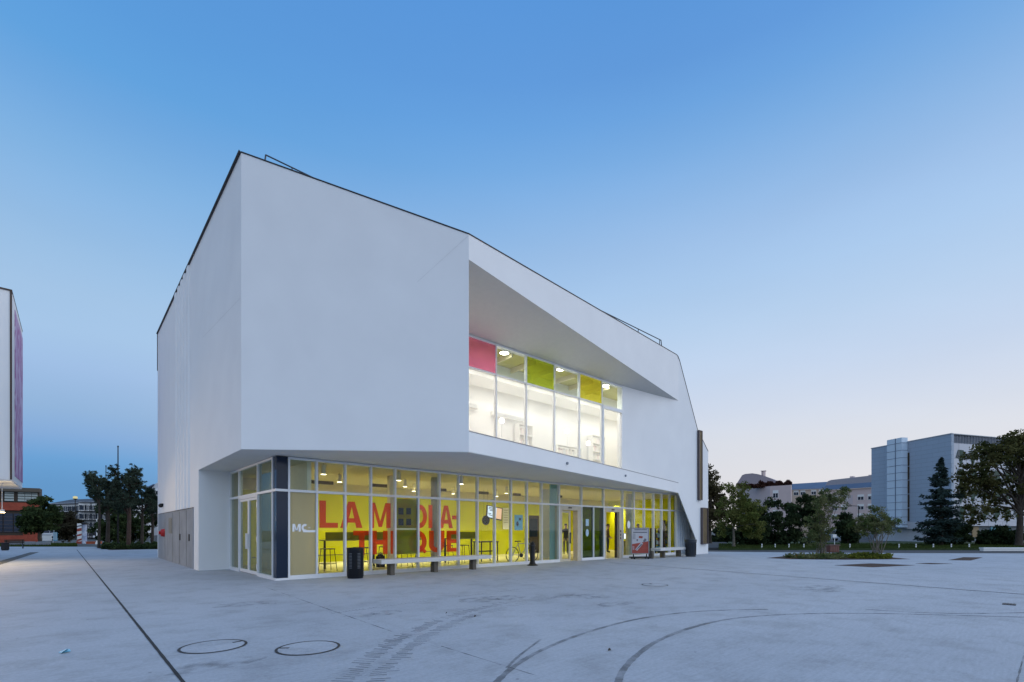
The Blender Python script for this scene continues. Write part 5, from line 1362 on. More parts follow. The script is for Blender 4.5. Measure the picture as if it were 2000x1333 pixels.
tree('large spreading bronze-green tree at the right edge', gp(x0, D), [lob(x0, 1962, 44, 848, 905, D), lob(x0, 1925, 40, 868, 925, D), lob(x0, 1905, 30, 900, 955, D), lob(x0, 1995, 45, 842, 920, D), lob(x0, 1890, 20, 930, 985, D), lob(x0, 1905, 28, 975, 1030, D), lob(x0, 1955, 40, 925, 985, D), lob(x0, 2040, 50, 850, 950, D), lob(x0, 2050, 50, 930, 1010, D), lob(x0, 1940, 30, 985, 1022, D)], M['leaf_big'], M['bark'], (.26, 2.6), 52, 350, 52, .50, .15, shell=.45, limbs=60, flat=.7)

# low white posts along the lawn
post0 = thing('verge_post', 'x', 'post')
m = MB(); m.tube((0, 0, 0), (0, 0, .30), .045, None, 10); m.lathe([(.045, .30), (.03, .33), (.01, .34)], (0, 0, 0), 10); m.build('post_body', M['white'], post0, local=True)
m = MB(); m.lathe([(.047, .22), (.047, .25)], (0, 0, 0), 10); m.build('reflector', M['steel'], post0, local=True)
for i, x in enumerate((1488, 1514, 1541, 1570, 1660, 1756, 1789, 1823, 1858, 1893)):
    o = post0 if i == 0 else copy_tree(post0); o.location = gD(x, 37.6)
    lab = 'low white verge post in front of the dark evergreen bushes' if i < 4 else ('lone low white verge post near the parked cars' if i == 4 else 'low white verge post on the lawn before the blue building')
    tag(o, lab, 'post', 'low white posts along the lawn edge')
m = MB(); fr, L_ = frame(gD(1921, 35.6), gD(2300, 35.6)); m.box(0, 0, -.3, L_, .3, .02, fr); m.box(-.02, -.03, .02, L_, .33, .12, fr)
tag(m.build('low_wall', M['white']), 'low white edging wall beyond the road at the right', 'wall')

# cars
def car(loc, rz, label, paint, group=None):
    t = thing('parked_car', label, 'car', loc, rz, group)
    prof = [(-2.0, .35), (-2.05, .62), (-1.95, .82), (-1.55, .90), (-1.05, 1.36), (-.55, 1.45), (.35, 1.44), (.95, 1.02), (1.75, .86), (2.0, .66), (2.02, .35)]
    m = MB(); n = len(prof)
    def yw(z): return .84 if z < .9 else .84 - (z - .9)*.30
    vs = [(x, -yw(z), z) for x, z in prof] + [(x, yw(z), z) for x, z in prof]
    m.mesh(vs, [tuple(range(n)), tuple(reversed(range(n, 2*n)))] + [(i, n + i, n + (i+1) % n, (i+1) % n) for i in range(n)])
    m.build('body', paint, t, local=True, bevel=.04)
    for s in (-1, 1):
        m = MB(); yy = s*.80
        m.mesh([(-1.28, s*.85, .93), (-1.0, s*.73, 1.30), (-.15, s*.715, 1.36), (-.15, s*.85, .93)], [(0, 1, 2, 3)]); m.mesh([(-.08, s*.85, .93), (-.08, s*.715, 1.36), (.32, s*.72, 1.34), (.82, s*.85, .95)], [(0, 1, 2, 3)]); m.build('side_window', M['navy'], t, local=True)
        for x in (-1.25, 1.25):
            m = MB(); m.tube((x, s*.66, .31), (x, s*.865, .31), .31, None, 18); wl = m.build('wheel', M['dark'], t, local=True)
            m = MB(); m.tube((x, s*.86, .31), (x, s*.875, .31), .19, None, 14); m.build('rim', M['alu'], wl, local=True)
        m = MB(); m.box(1.92, s*.55 - .15, .62, 2.03, s*.55 + .15, .74); m.build('headlight', M['white'], t, local=True)
        m = MB(); m.box(-2.06, s*.62 - .1, .62, -1.98, s*.62 + .1, .78); m.build('tail_light', M['brickred'], t, local=True)
    m = MB(); m.mesh([(.45, -.62, 1.415), (.45, .62, 1.415), (.93, .72, 1.06), (.93, -.72, 1.06)], [(0, 3, 2, 1)]); m.build('windscreen', M['navy'], t, local=True)
    return t
pw = mat('white_car_paint', (.55, .58, .62), .25, var=.01); pb = mat('blue_grey_car_paint', (.20, .27, .36), .25, var=.01); pd = mat('dark_car_paint', (.03, .032, .04), .25, var=.01)
ry = YAW - PI/2
car(gD(1624, 62), ry + .15, 'pale blue-grey car parked behind the slender multi-stemmed tree', mat('pale_blue_paint', (.34, .42, .50), .25, var=.01))
car(gD(1669, 78), ry + .3, 'silver car parked between the multi-stemmed trees', pw)
# small street things on the right
c = gD(1630, 40); t = thing('road_sign', 'small white square road sign above the parked cars', 'road sign', c, ry)
m = MB(); m.tube((0, 0, 0), (0, 0, 1.0), .025); m.build('pole', M['alu'], t, local=True)
m = MB(); m.box(-.15, -.03, .80, .15, -.015, 1.06); m.build('sign_plate', M['white'], t, local=True)
c = gD(1626, 30.6); t = thing('utility_cabinet', 'reddish brick-coloured utility cabinet beside the bed', 'cabinet', c, ry)
m = MB(); m.box(-.30, -.2, 0, .30, .2, .44); m.build('body', mat('dull_brick', (.17, .075, .06), .85, var=.2), t, local=True, bevel=.01)
m = MB(); m.box(-.34, -.24, .44, .34, .24, .49); m.build('cap', mat('pink_concrete', (.20, .13, .11), .8), t, local=True)
m = MB()
for k in range(5): m.box(-.25 + k*.11, -.21, .05, -.19 + k*.11, -.2, .4)
m.build('door_slats', mat('pink_slat', (.24, .12, .095), .8), t, local=True)
c = gD(1677, 52); t = thing('street_lamp', 'thin dark street lamp with a horizontal arm before the pale flats', 'street lamp', c, ry)
m = MB(); m.tube((0, 0, 0), (0, 0, zat(988, 52)), .06, .04); m.build('pole', M['dark'], t, local=True)
m = MB(); m.tube((0, 0, zat(989, 52)), (-1.0, 0, zat(988, 52)), .03); m.build('arm', M['dark'], t, local=True)
m = MB(); m.box(-1.2, -.1, zat(989.5, 52), -.8, .1, zat(987.5, 52)); m.build('lamp_head', M['dark'], t, local=True)
c = gD(1401, 75); t = thing('street_lamp', 'distant lit street lamp glowing low beside the side road', 'street lamp', c, ry)
m = MB(); m.tube((0, 0, 0), (0, 0, zat(1035, 75)), .06, .04); m.build('pole', M['alu'], t, local=True)
m = MB(); m.ball((0, 0, zat(1033, 75)), .17); m.build('lamp_globe', emis('lamp_globe_glow', (1, .55, .25), 2.2), t, local=True)

# blue panelled building on the right
M['clad'] = cladding_mat('blue_grey_cladding', (.36, .44, .54), (.34, .42, .52), (.23, .28, .35), (1.9, .5, .014))
M['clad_white'] = cladding_mat('white_cladding', (.52, .54, .60), (.48, .50, .56), (.30, .32, .36), (1.2, 2.4, .02))
HB = 12.35
bb_ = thing('office_building', 'blue-grey panelled building with a glazed stair tower and white side face', 'building', gD(1858, 55))
frL, LL = frame(gD(1702, 65), gD(1858, 55)); frR, LR = frame(gD(1858, 55), gD(2080, 61))
def uOf(fr, L_, x):
    lo, hi = -5, L_ + 5
    for _ in range(40):
        mid = (lo + hi)/2; p = fr(mid, 0, 0); d = p - Vector((CA, CB, 0)); dd = d.x*FW[0] + d.y*FW[1]; px = CX + F*(d.x*RT[0] + d.y*RT[1])/dd
        if px < x: lo = mid
        else: hi = mid
    return mid
m = MB(); m.box(0, 0, 2.4, LL, .35, HB, frL); m.box(-.0, .35, .3, .35, 14, HB, frL); m.build('panel_wall', M['clad'], bb_)
m = MB(); m.box(0, .35, -.05, LL, .7, 2.4, frL); m.box(.0, -.05, 1.55, LL - .01, .35, 2.4, frL); m.build('plinth', mat('pale_plinth', (.50, .54, .60), .7), bb_)
m = MB(); m.box(.36, 0, 1.9, LR, .35, HB - 1.0, frR); m.build('white_wall', M['clad_white'], bb_)
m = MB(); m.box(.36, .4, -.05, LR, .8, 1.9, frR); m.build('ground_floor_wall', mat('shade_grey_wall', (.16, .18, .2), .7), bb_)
m = MB(); m.face([frL(0, .3, HB - .1), frL(LL, .3, HB - .1), frR(LR, .3, HB - .1), frR(LR, 14, HB - .1), frL(0, 14, HB - .1)]); m.build('roof', M['asphalt'], bb_)
m = MB(); m.box(-.05, -.06, HB, LL + .05, .2, HB + .10, frL); m.box(0, -.06, HB, LR, .2, HB + .08, frR)
m.build('roof_edge', mat('pale_edge', (.45, .48, .52), .5), bb_)
m = MB(); u = .5
while u < LR: m.box(u, .02, HB - 1.0, u + .06, .1, HB - .02, frR); u += .26
m.box(.36, .12, HB - 1.0, LR, .3, HB - .02, frR); m.build('roof_slats', mat('slat_blue', (.25, .28, .33), .5), bb_)
u0, u1, u2 = uOf(frL, LL, 1744), uOf(frL, LL, 1761), uOf(frL, LL, 1768.5)
m = MB(); m.box(u0, -.9, 1.75, u1 + .8, -.02, HB + .55, frL)
tw = m.build('stair_tower', mat('tower_glass', (.62, .73, .83), .2, var=.05, scale=.3), bb_)
m = MB()
for k in range(12): m.box(u0 - .01, -.93, 2.1 + k*.92, u1 + .82, -.91, 2.14 + k*.92, frL); m.box(u1 + .81, -.9, 2.1 + k*.92, u1 + .83, -.02, 2.14 + k*.92, frL)
m.box(u1 - .04, -.94, 1.75, u1 + .04, -.90, HB + .55, frL); m.build('glazing_bar', mat('tower_bar', (.15, .20, .28), .5), tw)
u3, u4 = uOf(frL, LL, 1772), uOf(frL, LL, 1776.5)
for k in range(5):
    z0 = 2.5 + k*1.72
    m = MB(); m.box(u3, -.03, z0, u4, -.004, z0 + 1.62, frL); m.build('slit_window', M['dark_brown'], bb_)
dg = mat('dark_green_glass', (.016, .060, .046), .3, spec=.06); gr_ = mat('grey_green_reveal', (.13, .14, .15), .6, spec=.1)
for r_ in range(4):
    for c_ in range(8):
        uc = 1.55 + c_*2.0; zt = HB - 1.75 - r_*2.15
        m = MB(); q = [(-.45, 0), (.45, 0), (.85, -.95), (.40, -1.0), (.02, -1.95), (-.35, -1.0), (-.85, -.90)]
        m.slab([frR(uc + a, -.03, zt + b) for a, b in q], tuple(frR(0, .028, 0) - frR(0, 0, 0))); wn = m.build('shaped_window', dg, bb_)
        m = MB(); q = [(-.44, -.03), (-.30, -.03), (-.15, -.95), (-.82, -.88)]
        m.slab([frR(uc + a, -.042, zt + b) for a, b in q], tuple(frR(0, .010, 0) - frR(0, 0, 0))); m.build('reveal', gr_, wn)
for k, (x, colr) in enumerate(((1912, 'gold'), (1948, 'blue_poster'), (1960, 'fin_dark'), (1975, 'blue_poster'))):
    u = uOf(frR, LR, x); m = MB(); m.box(u - .6, .30, .6, u + .5, .39, 1.85, frR); m.build('shop_window', M[colr], bb_)

# pale flats behind the bushes
M['pink_wall'] = mat('pinkish_render', (.62, .50, .475), .85, var=.06, scale=.4); M['shade_wall'] = mat('shaded_pinkish_render', (.54, .47, .48), .85, var=.05, scale=.4)  # shade of the turned side is put into the lilac copy of the pinkish render
M['slate'] = mat('blue_slate', (.105, .145, .215), .6, var=.08, scale=.6); M['peach'] = mat('peach_render', (.58, .45, .35), .85, var=.06)
M['flat_white'] = mat('off_white_render', (.54, .55, .57), .85, var=.06, scale=.4)
def flat_window(fr, u, z, w_, h_, parent, mt='navy'):
    m = MB(); m.box(u - w_/2 - .08, -.06, z - .08, u + w_/2 + .08, -.005, z, fr); m.box(u - w_/2 - .08, -.06, z + h_, u + w_/2 + .08, -.005, z + h_ + .08, fr)
    m.box(u - w_/2 - .08, -.06, z, u - w_/2, -.005, z + h_, fr); m.box(u + w_/2, -.06, z, u + w_/2 + .08, -.005, z + h_, fr); m.box(u - .03, -.05, z, u + .03, -.005, z + h_, fr)
    wn = m.build('window', M['white'], parent)
    q = MB(); q.box(u - w_/2, -.03, z, u + w_/2, -.002, z + h_, fr); q.build('pane', M[mt], wn)
    q = MB(); q.box(u - w_/2, -.045, z + h_*.62, u + w_/2, -.031, z + h_, fr); q.build('shutter', M['white'], wn)
D = 110
fa = thing('apartment_block', 'pinkish flats with a curved roof and planted terrace above the bushes', 'building', gD(1500, D))
f1, L1 = frame(gD(1440, D + 8), gD(1504, D)); f2, L2 = frame(gD(1504, D), gD(1545, D - 3))
ze = zat(950, D)
m = MB(); m.box(0, 0, -.3, L1, 1, ze, f1); m.build('wall', M['shade_wall'], fa); m = MB(); m.box(0, 0, -.3, L2, .6, ze, f2); m.build('wall', M['pink_wall'], fa)
for z in (zat(973, D), zat(992, D), zat(1011, D)): flat_window(f2, L2*.27, z, 1.0, 1.6, fa)
pr = [(1438, 944), (1450, 926.5), (1456, 924.6), (1470, 924.2), (1481, 926.5), (1494, 931), (1508, 937.5), (1520, 944), (1520, 951), (1438, 951)]
m = MB(); f3, L3 = frame(gD(1438, D + 10), gD(1520, D + 4)); m.slab([f3((x - 1438)/82*L3, 0, zat(y, D + 7)) for x, y in pr], tuple(f3(0, 9, 0) - f3(0, 0, 0))); m.build('curved_roof', mat('mauve_zinc', (.34, .29, .31), .7), fa)
m = MB(); u = (1487 - 1438)/82*L3; m.box(u - .35, 2, zat(930, D + 7), u - .1, 3, zat(919.5, D + 7), f3); m.box(u + .15, 2, zat(930, D + 7), u + .4, 3, zat(919.5, D + 7), f3); m.box(u - .5, 1.9, zat(919.5, D + 7), u + .6, 3.1, zat(918.7, D + 7), f3); m.build('chimney', M['pink_wall'], fa)
rs = np.random.RandomState(61)
pts = []
for _ in range(520):
    x = rs.uniform(1440, 1545); top = 941 + 3*math.sin(x*.35) if x > 1484 else (946.5 + 1.5*math.sin(x*.5))
    p = at_D(x, 0, D + 1 + rs.uniform(.2, 1.5)); pts.append((p.x, p.y, rs.uniform(ze, zat(top, D))))
v = leaves_mesh(pts, 12, np.full(len(pts), .35), .3, 61)
tp = quads_obj('terrace_planting', v, M['red_plant'], fa, tuple(fa.location)); 
D = 128
fb = thing('apartment_block', 'low peach flats with a long blue slate roof, in the middle', 'building', gD(1575, D))
f1, L1 = frame(gD(1543, D + 2.5), gD(1625, D - 3)); ze = zat(956.5, D)
m = MB(); m.box(0, 0, -.3, L1, 8, ze, f1); m.build('wall', M['peach'], fb)
m = MB(); m.slab([f1(0, -.4, ze), f1(L1, -.4, ze), f1(L1, 4, zat(944.5, D + 4)), f1(0, 4, zat(945.5, D + 4))], (0, 0, .15)); m.build('roof', M['slate'], fb)
for x in (1554, 1566, 1585, 1598): flat_window(f1, (x - 1543)/73*L1, zat(966.5, D), 1.0, 1.2, fb)
D = 105
fc = thing('apartment_block', 'pinkish flats with rounded roof end and slate band beside the blue building', 'building', gD(1660, D))
f1, L1 = frame(gD(1612, D + 4.5), gD(1725, D - 4.5)); ze = zat(955, D); zm = zat(946, D + 1)
m = MB(); m.box(0, 0, -.3, L1, 9, ze, f1); m.build('wall', M['pink_wall'], fc)
m = MB(); m.slab([f1(-.2, -.35, ze), f1(L1, -.35, ze), f1(L1, .8, zm), f1(-.2, .8, zm)], (0, 0, .1)); m.build('slate_band', M['slate'], fc)
f4, L4 = frame(gD(1612, D + 6.5), gD(1725, D - 2.5))
pr = [(1612, 947), (1614, 941), (1617.5, 936.5), (1624, 934.6), (1725, 931), (1725, 948), (1612, 948)]
m = MB(); m.slab([f4((x - 1612)/113*L4, 0, zat(y, D + 2)) for x, y in pr], tuple(f4(0, 6, 0) - f4(0, 0, 0))); m.build('roof', mat('grey_zinc', (.35, .34, .37), .7), fc)
for x in (1662, 1698):
    m = MB(); u = (x - 1612)/113*L4; m.box(u - .35, 1, zat(936, D + 2), u + .35, 2, zat(929.5, D + 2), f4); m.build('chimney', M['pink_wall'], fc)
for x in (1632, 1651, 1683.5, 1703):
    for y in (977.5, 996, 1014): flat_window(f1, (x - 1612)/113*L1, zat(y, D), 1.05, 1.1, fc)
m = MB(); u = (1662 - 1612)/113*L1; m.box(u - .8, -.05, zat(985, D), u + .6, -.01, zat(967, D), f1); m.build('recessed_balcony', M['shade_wall'], fc)  # recess shown only as a flat patch in the shaded wall colour
m = MB(); d4, l4 = frame(gD(1640, 70), gD(1712, 70)); m.box(0, 0, -.3, l4, .25, zat(1040, 70), d4)
tag(m.build('garden_wall', mat('pale_blue_wall', (.30, .36, .42), .8, var=.1)), 'pale bluish garden wall behind the parked cars', 'wall')

# ------------------------------------------------------------------ left side
# the neighbouring pavilion: same height and underside as the library
pv = thing('white_pavilion', 'white pavilion with a purple mural on its side, cut by the left edge', 'building', (-6.1, 14.4, 0))
m = MB(); m.box(-20, 14.4, 3.5, -6.16, 14.65, 11.30); m.box(-6.36, 14.66, 3.5, -6.1, 19.9, 11.3); m.box(-20, 19.7, 3.5, -6.36, 19.9, 11.3); m.build('wall', M['render'], pv)
m = MB(); m.box(-6.155, 14.37, 3.5, -6.095, 14.42, 11.32); m.box(-20, 14.36, 11.30, -6.09, 14.68, 11.36); m.box(-6.4, 14.68, 11.3, -6.09, 19.93, 11.36); m.build('coping', mat('brown_trim', (.07, .045, .035), .5), pv)
m = MB(); m.face([(-20, 14.4, 11.28), (-6.1, 14.4, 11.28), (-6.1, 19.9, 11.28), (-20, 19.9, 11.28)]); m.build('roof', M['asphalt'], pv)
m = MB(); m.box(-20, 14.42, 3.44, -6.12, 19.88, 3.5); m.build('soffit', M['soffit'], pv)
def mural_mat():
    m = bpy.data.materials.new('purple_mural'); nt, N, L = nodes_of(m); b = N['Principled BSDF']; b.inputs['Roughness'].default_value = .7
    tc = N.new('ShaderNodeTexCoord'); mp = N.new('ShaderNodeMapping'); mp.inputs['Scale'].default_value = (1, 1.6, .55)
    nz = N.new('ShaderNodeTexNoise'); nz.inputs['Scale'].default_value = 1.7; nz.inputs['Detail'].default_value = 7; nz.inputs['Distortion'].default_value = 1.2
    L.new(tc.outputs['Object'], mp.inputs[0]); L.new(mp.outputs[0], nz.inputs['Vector'])
    r = N.new('ShaderNodeValToRGB'); r.color_ramp.elements[0].position = .46; r.color_ramp.elements[0].color = (.36, .13, .30, 1); r.color_ramp.elements[1].position = .56; r.color_ramp.elements[1].color = (.58, .46, .62, 1)
    L.new(nz.outputs['Fac'], r.inputs[0]); L.new(r.outputs[0], b.inputs['Base Color']); return m
m = MB(); m.box(-6.095, 15.6, 3.75, -6.08, 19.85, 10.95); m.build('mural', mural_mat(), pv)
m = MB(); rr0 = Vector((-6.6, 14.9, 11.3)); m.path([rr0, rr0 + Vector((-.5, 0, 1.0)), rr0 + Vector((-8, 0, 1.1))], .025); m.path([rr0 + Vector((-.25, 0, .5)), rr0 + Vector((-8, 0, .55))], .02)
for k in range(5): m.tube(rr0 + Vector((-1 - k*1.6, 0, 0)), rr0 + Vector((-1 - k*1.6, 0, 1.05)), .02)
m.build('roof_railing', M['steel'], pv)
m = MB(); m.box(-20, 17.2, 0, -6.9, 17.3, 3.44); m.build('glass_wall', M['navy'], pv)
m = MB()
for k in range(20): m.box(-20, 16.4, 1.9 + k*.075, -7.2, 16.52, 1.925 + k*.075)
m.build('sunshade_slats', M['alu'], pv)
for a in (-6.75, -9.5, -12.2):
    m = MB(); m.lathe([(.14, 0), (.14, 3.44)], (a - .9, 15.6, 0), 16); m.build('column', M['panel_grey'], pv)
c = at_b(4, 1001, 15.9)
t = thing('wall_lamp', 'small lit lamp glowing under the white pavilion at the left edge', 'lamp', (c.x, c.y, c.z))
m = MB(); m.tube((0, 0, 0), (0, 0, .12), .09, .07, 12); m.build('lamp_body', M['alu'], t, local=True)
m = MB(); m.lathe([(.08, -.02), (.1, -.005), (.06, 0)], (0, 0, 0), 12); m.build('bulb', emis('lamp_bulb_glow', (1, .78, .42), 14), t, local=True)
m = MB(); m.tube((0, 0, .12), (0, 0, 3.44 - c.z), .015, None, 6); m.build('lamp_rod', M['alu'], t, local=True)
LAMP_P, LAMP_E = c.copy(), 110
for a, b in ((-7.7, 14.8), (-10.2, 14.8), (-13, 14.8)):
    area('left_fill_light', (a, b, 3.36), .3, 180, (1, .69, .35), rot=(math.radians(-62), 0, 0))  # added off-frame fill, tilted to warm the side wall and paving
pt = bpy.data.lights.new('wall_lamp_light', 'POINT'); pt.energy = LAMP_E; pt.color = (1, .76, .42); pt.shadow_soft_size = .1
po = bpy.data.objects.new('wall_lamp_light', pt); COL.objects.link(po); po.location = (LAMP_P.x, LAMP_P.y, LAMP_P.z - .16)

# red-brick building
D = 60
bk = thing('brick_building', 'red-brick building with ribbon windows and a glazed top floor', 'building', gD(40, D))
f1, L1 = frame(gD(-90, 56), gD(76, D)); f2, L2 = frame(gD(76, D), gD(90, 76))
X_ = lambda x: uOf(f1, L1, x)
ztop = zat(954.5, D)
m = MB(); m.box(0, .3, -.3, L1 - .02, .6, ztop - .1, f1); m.box(L1 - .3, .6, -.3, L1, 1.6, ztop, f1); m.build('core_wall', M['dark_brown'], bk)
m = MB(); m.box(0, 0, zat(1062, D), L1, .3, zat(1046, D), f1); m.box(0, 0, zat(998, D), L1, .3, zat(983, D), f1); m.box(X_(45), 0, zat(1046, D), L1, .3, zat(1030, D), f1); m.build('brick_wall', M['brickred'], bk)
m = MB(); m.box(-.1, -.3, zat(962, D), L1 + .1, .4, ztop, f1); m.build('fascia', mat('brown_fascia', (.10, .085, .065), .7), bk)
for (xa_, xb_) in ((8, 26), (34, 47), (48, 60), (61, 72)):
    m = MB(); ua, ub = X_(xa_), X_(xb_); m.box(ua, .2, zat(981, D), ub, .29, zat(963, D), f1); wn = m.build('top_window', mat('pale_glazing', (.40, .46, .44), .3), bk)
    q = MB()
    for k in range(4): q.box(ua, .15, zat(981 - k*5, D), ub, .198, zat(980 - k*5, D), f1)
    q.build('glazing_bar', M['dark'], wn)
for (xa_, xb_) in ((-20, 4), (6, 24), (26, 44)):
    m = MB(); ua, ub = X_(xa_), X_(xb_); m.box(ua, .2, zat(1040, D), ub, .29, zat(1004, D), f1); wn = m.build('ribbon_window', M['navy'], bk)
    q = MB()
    for k in range(5): q.box(ua, .16, zat(1039 - k*7, D), ub, .198, zat(1038.3 - k*7, D), f1)
    q.build('glazing_bar', M['brownwin'], wn)

# white flats behind the pines
def flats(name_label, xa_, xb_, D0, D1, yeave, cols, ys, wall, roof_h, balc):
    t = thing('apartment_block', name_label, 'building', gD((xa_ + xb_)/2, (D0 + D1)/2))
    fr, L_ = frame(gD(xa_, D0), gD(xb_, D1)); Dm = (D0 + D1)/2; ze = zat(yeave, Dm)
    m = MB(); m.box(0, 0, -.3, L_, 10, ze, fr); m.build('wall', wall, t)
    m = MB(); m.slab([fr(-.2, -.4, ze), fr(L_ + .2, -.4, ze), fr(L_ + .2, 4, ze + roof_h), fr(-.2, 4, ze + roof_h)], (0, 0, .15)); m.build('roof', mat('dark_roof', (.07, .075, .09), .7), t)
    for c_ in range(cols):
        u = L_*(c_ + .5)/cols
        for r_, y in enumerate(ys):
            flat_window(fr, u, zat(y, Dm), 1.2, 1.5, t)
            if balc and c_ % 3 == 1:
                q = MB(); zb_ = zat(y, Dm) - .35; q.box(u - 1.4, -1.1, zb_, u + 1.4, -.01, zb_ + .15, fr)
                for k in range(9): q.box(u - 1.38 + k*.34, -1.08, zb_ + .15, u - 1.34 + k*.34, -1.04, zb_ + 1.0, fr)
                q.box(u - 1.4, -1.1, zb_ + 1.0, u + 1.4, -1.04, zb_ + 1.06, fr); q.build('balcony', M['dark'], t)
    return t
flats('long white flats with balconies behind the round trees', 92, 157, 96, 92, 986, 8, (999, 1017, 1035, 1052), M['flat_white'], 1.2, True)
flats('taller white flats with dark bands behind the slender masts', 157, 250, 90, 92, 983, 9, (997, 1014, 1031, 1048), M['flat_white'], .8, True)
D = 112; t = thing('apartment_block', 'distant pale house with a dark pitched roof beside the library side wall', 'building', gD(300, D))
fr, L_ = frame(gD(283, D), gD(330, D)); m = MB(); m.box(0, 0, -.3, L_, 8, zat(958, D), fr); m.slab([fr(1.2, 0, zat(958, D)), fr(L_, 0, zat(958, D)), fr(L_, 0, zat(938, D)), fr(2.6, 0, zat(944, D))], tuple(fr(0, 8, 0) - fr(0, 0, 0))); m.build('wall', M['flat_white'], t)
m = MB(); m.slab([fr(-.1, -.3, zat(957, D)), fr(2.2, -.3, zat(948, D)), fr(2.2, 8, zat(948, D)), fr(-.1, 8, zat(957, D))], (0, 0, .25)); m.build('roof', M['slate'], t)
for y in (966, 983): flat_window(fr, L_*.55, zat(y, D), 1.1, 1.3, t)

# trees on the left
D = 50; x0 = 78
tree('round dark tree in front of the red-brick building', gD(x0, D), [lob(x0, 78, 30, 978, 1040, D), lob(x0, 92, 20, 995, 1040, D), lob(x0, 60, 22, 1000, 1042, D), lob(x0, 84, 14, 968, 990, D)], M['leaf_dark'], M['bark'], (.14, 1.2), 71, 110, 75, .45, .17, shell=.5)
D = 57; x0 = 135
tree('smaller brownish tree left of the round advertising column', gD(x0, D), [lob(x0, 135, 20, 1000, 1050, D), lob(x0, 128, 16, 1020, 1054, D), lob(x0, 146, 12, 1018, 1050, D)], leaf_mat('leaf_dull_brown', (0.0308, 0.0308, 0.0196), (0.07, 0.063, 0.042)), M['bark'], (.11, .9), 72, 80, 70, .42, .17, shell=.5)
def pc(x, y, r, x0, D): return ((880*0 + x/6.25 - x0)*D/F, zat(880 + y/6.25, D), r)
PD = [(193, 37.5, 'leftmost pine tree in the planted bed, leaning clumps over the plaza', [(1100, 320, .42), (1050, 430, .5), (1180, 360, .5), (1080, 510, .4), (1160, 460, .5), (1140, 580, .4), (1210, 520, .4)], .10),
      (210, 39, 'dense dark pine tree in the bed just left of the tall black mast', [(1280, 400, .5), (1330, 470, .55), (1260, 500, .5), (1330, 590, .5), (1390, 420, .5), (1230, 420, .4), (1400, 560, .5), (1290, 680, .5), (1370, 690, .5), (1240, 640, .4)], .15),
      (251, 36, 'tallest pine tree in the bed with high separate clumps', [(1430, 280, .42), (1500, 310, .4), (1620, 260, .45), (1650, 320, .4), (1590, 390, .45), (1480, 400, .45), (1560, 480, .5), (1640, 420, .35), (1470, 520, .45), (1570, 590, .5), (1640, 560, .45), (1520, 680, .5), (1620, 660, .5), (1450, 620, .5)], .15),
      (277, 38, 'pine tree in the bed nearest the library side wall', [(1740, 430, .38), (1710, 510, .45), (1790, 540, .45), (1760, 620, .5), (1680, 620, .45), (1850, 600, .4), (1700, 690, .45), (1890, 640, .4)], .12),
      (297, 41, 'low dense pine tree partly hidden by the library side wall', [(1880, 560, .4), (1850, 690, .5), (1900, 740, .5), (1800, 720, .5), (1870, 800, .5), (1930, 640, .5)], .12)]
for i, (x0, D, lab, cl, rt_) in enumerate(PD):
    H_ = max(zat(880 + y/6.25, D) for _, y, _ in cl)
    pine(lab, gD(x0, D), H_, 80 + i, [pc(x, y, r, x0, D) for x, y, r in cl], M['pine'], M['bark_red'] if i in (2,) else M['bark'], rt_, 'pines in the planted bed')
for i, (x0, D, lb, lab) in enumerate(((215, 44, [(215, 22, 985, 1060), (232, 18, 1000, 1062), (198, 14, 1012, 1060)], 'dark bush behind the pine trunks, below the tall mast'), (262, 46, [(262, 28, 985, 1062), (288, 24, 990, 1062), (245, 16, 1000, 1060)], 'wide dark bush behind the right-hand pine trunks'))):
    tree(lab, gD(x0, D), [lob(x0, a, b, c_, d_, D) for a, b, c_, d_ in lb], M['leaf_dark'], M['bark'], (.06, .5), 90 + i, 70, 60, .4, .17, 'bushes behind the pines', 'bush', 'bush', stems=4, shell=.6)
m = MB(); pbd = [gD(186, 41), gD(202, 37), gD(214, 34.0), gD(300, 35.6), gD(330, 36), gD(330, 42)]
m.prism([(p.x, p.y) for p in pbd], -.05, .008); tag(m.build('planting_bed', M['mulch']), kind='structure')
rs = np.random.RandomState(95); pts = []
while len(pts) < 1500:
    k = rs.uniform(0, 1); x = 200 + 115*k; D_ = rs.uniform(35.2 + .6*abs(k - .3), 40.5); p = gD(x, D_); pts.append((p.x, p.y, rs.uniform(.02, .32 + .12*math.sin(x*.4))))
tag(quads_obj('ground_cover', leaves_mesh(pts, 5, np.full(len(pts), .14), .11, 96), M['leaf_dark'], None), kind='stuff')

# masts, lamps and small things on the left
def mast(x, ytop, D, r, lab, m_, cat='mast', nm='light_mast'):
    t = thing(nm, lab, cat, gD(x, D)); q = MB(); q.tube((0, 0, .25), (0, 0, zat(ytop, D)), r, r*.6, 10); q.build('pole', m_, t, local=True)
    q = MB(); q.lathe([(r*2.2, 0), (r*2.2, .04), (r*1.5, .25)], (0, 0, 0), 12); q.build('base', m_, t, local=True)
    q = MB(); q.lathe([(r*.7, 0), (r*.9, .02), (r*.9, .1), (.01, .14)], (0, 0, zat(ytop, D)), 10); q.build('cap', m_, t, local=True)
    return t
mast(230.5, 874, 40, .062, 'tall black tapering mast rising above the pines', M['dark'])
mast(207, 912, 45, .05, 'shorter thin black mast left of the tall one', M['dark'])
mast(189, 1017, 48, .055, 'white pole beside the red advertising column', M['white'], 'pole', 'white_pole')
mast(213.5, 1000, 46, .05, 'taller white pole standing among the pine trunks', M['white'], 'pole', 'white_pole')
D = 72; t = thing('street_lamp', 'street lamp with a lit pale-yellow head above the white flats', 'street lamp', gD(147, D))
q = MB(); q.tube((0, 0, 0), (0, 0, zat(975, D)), .09, .05, 10); q.build('pole', M['dark'], t, local=True)
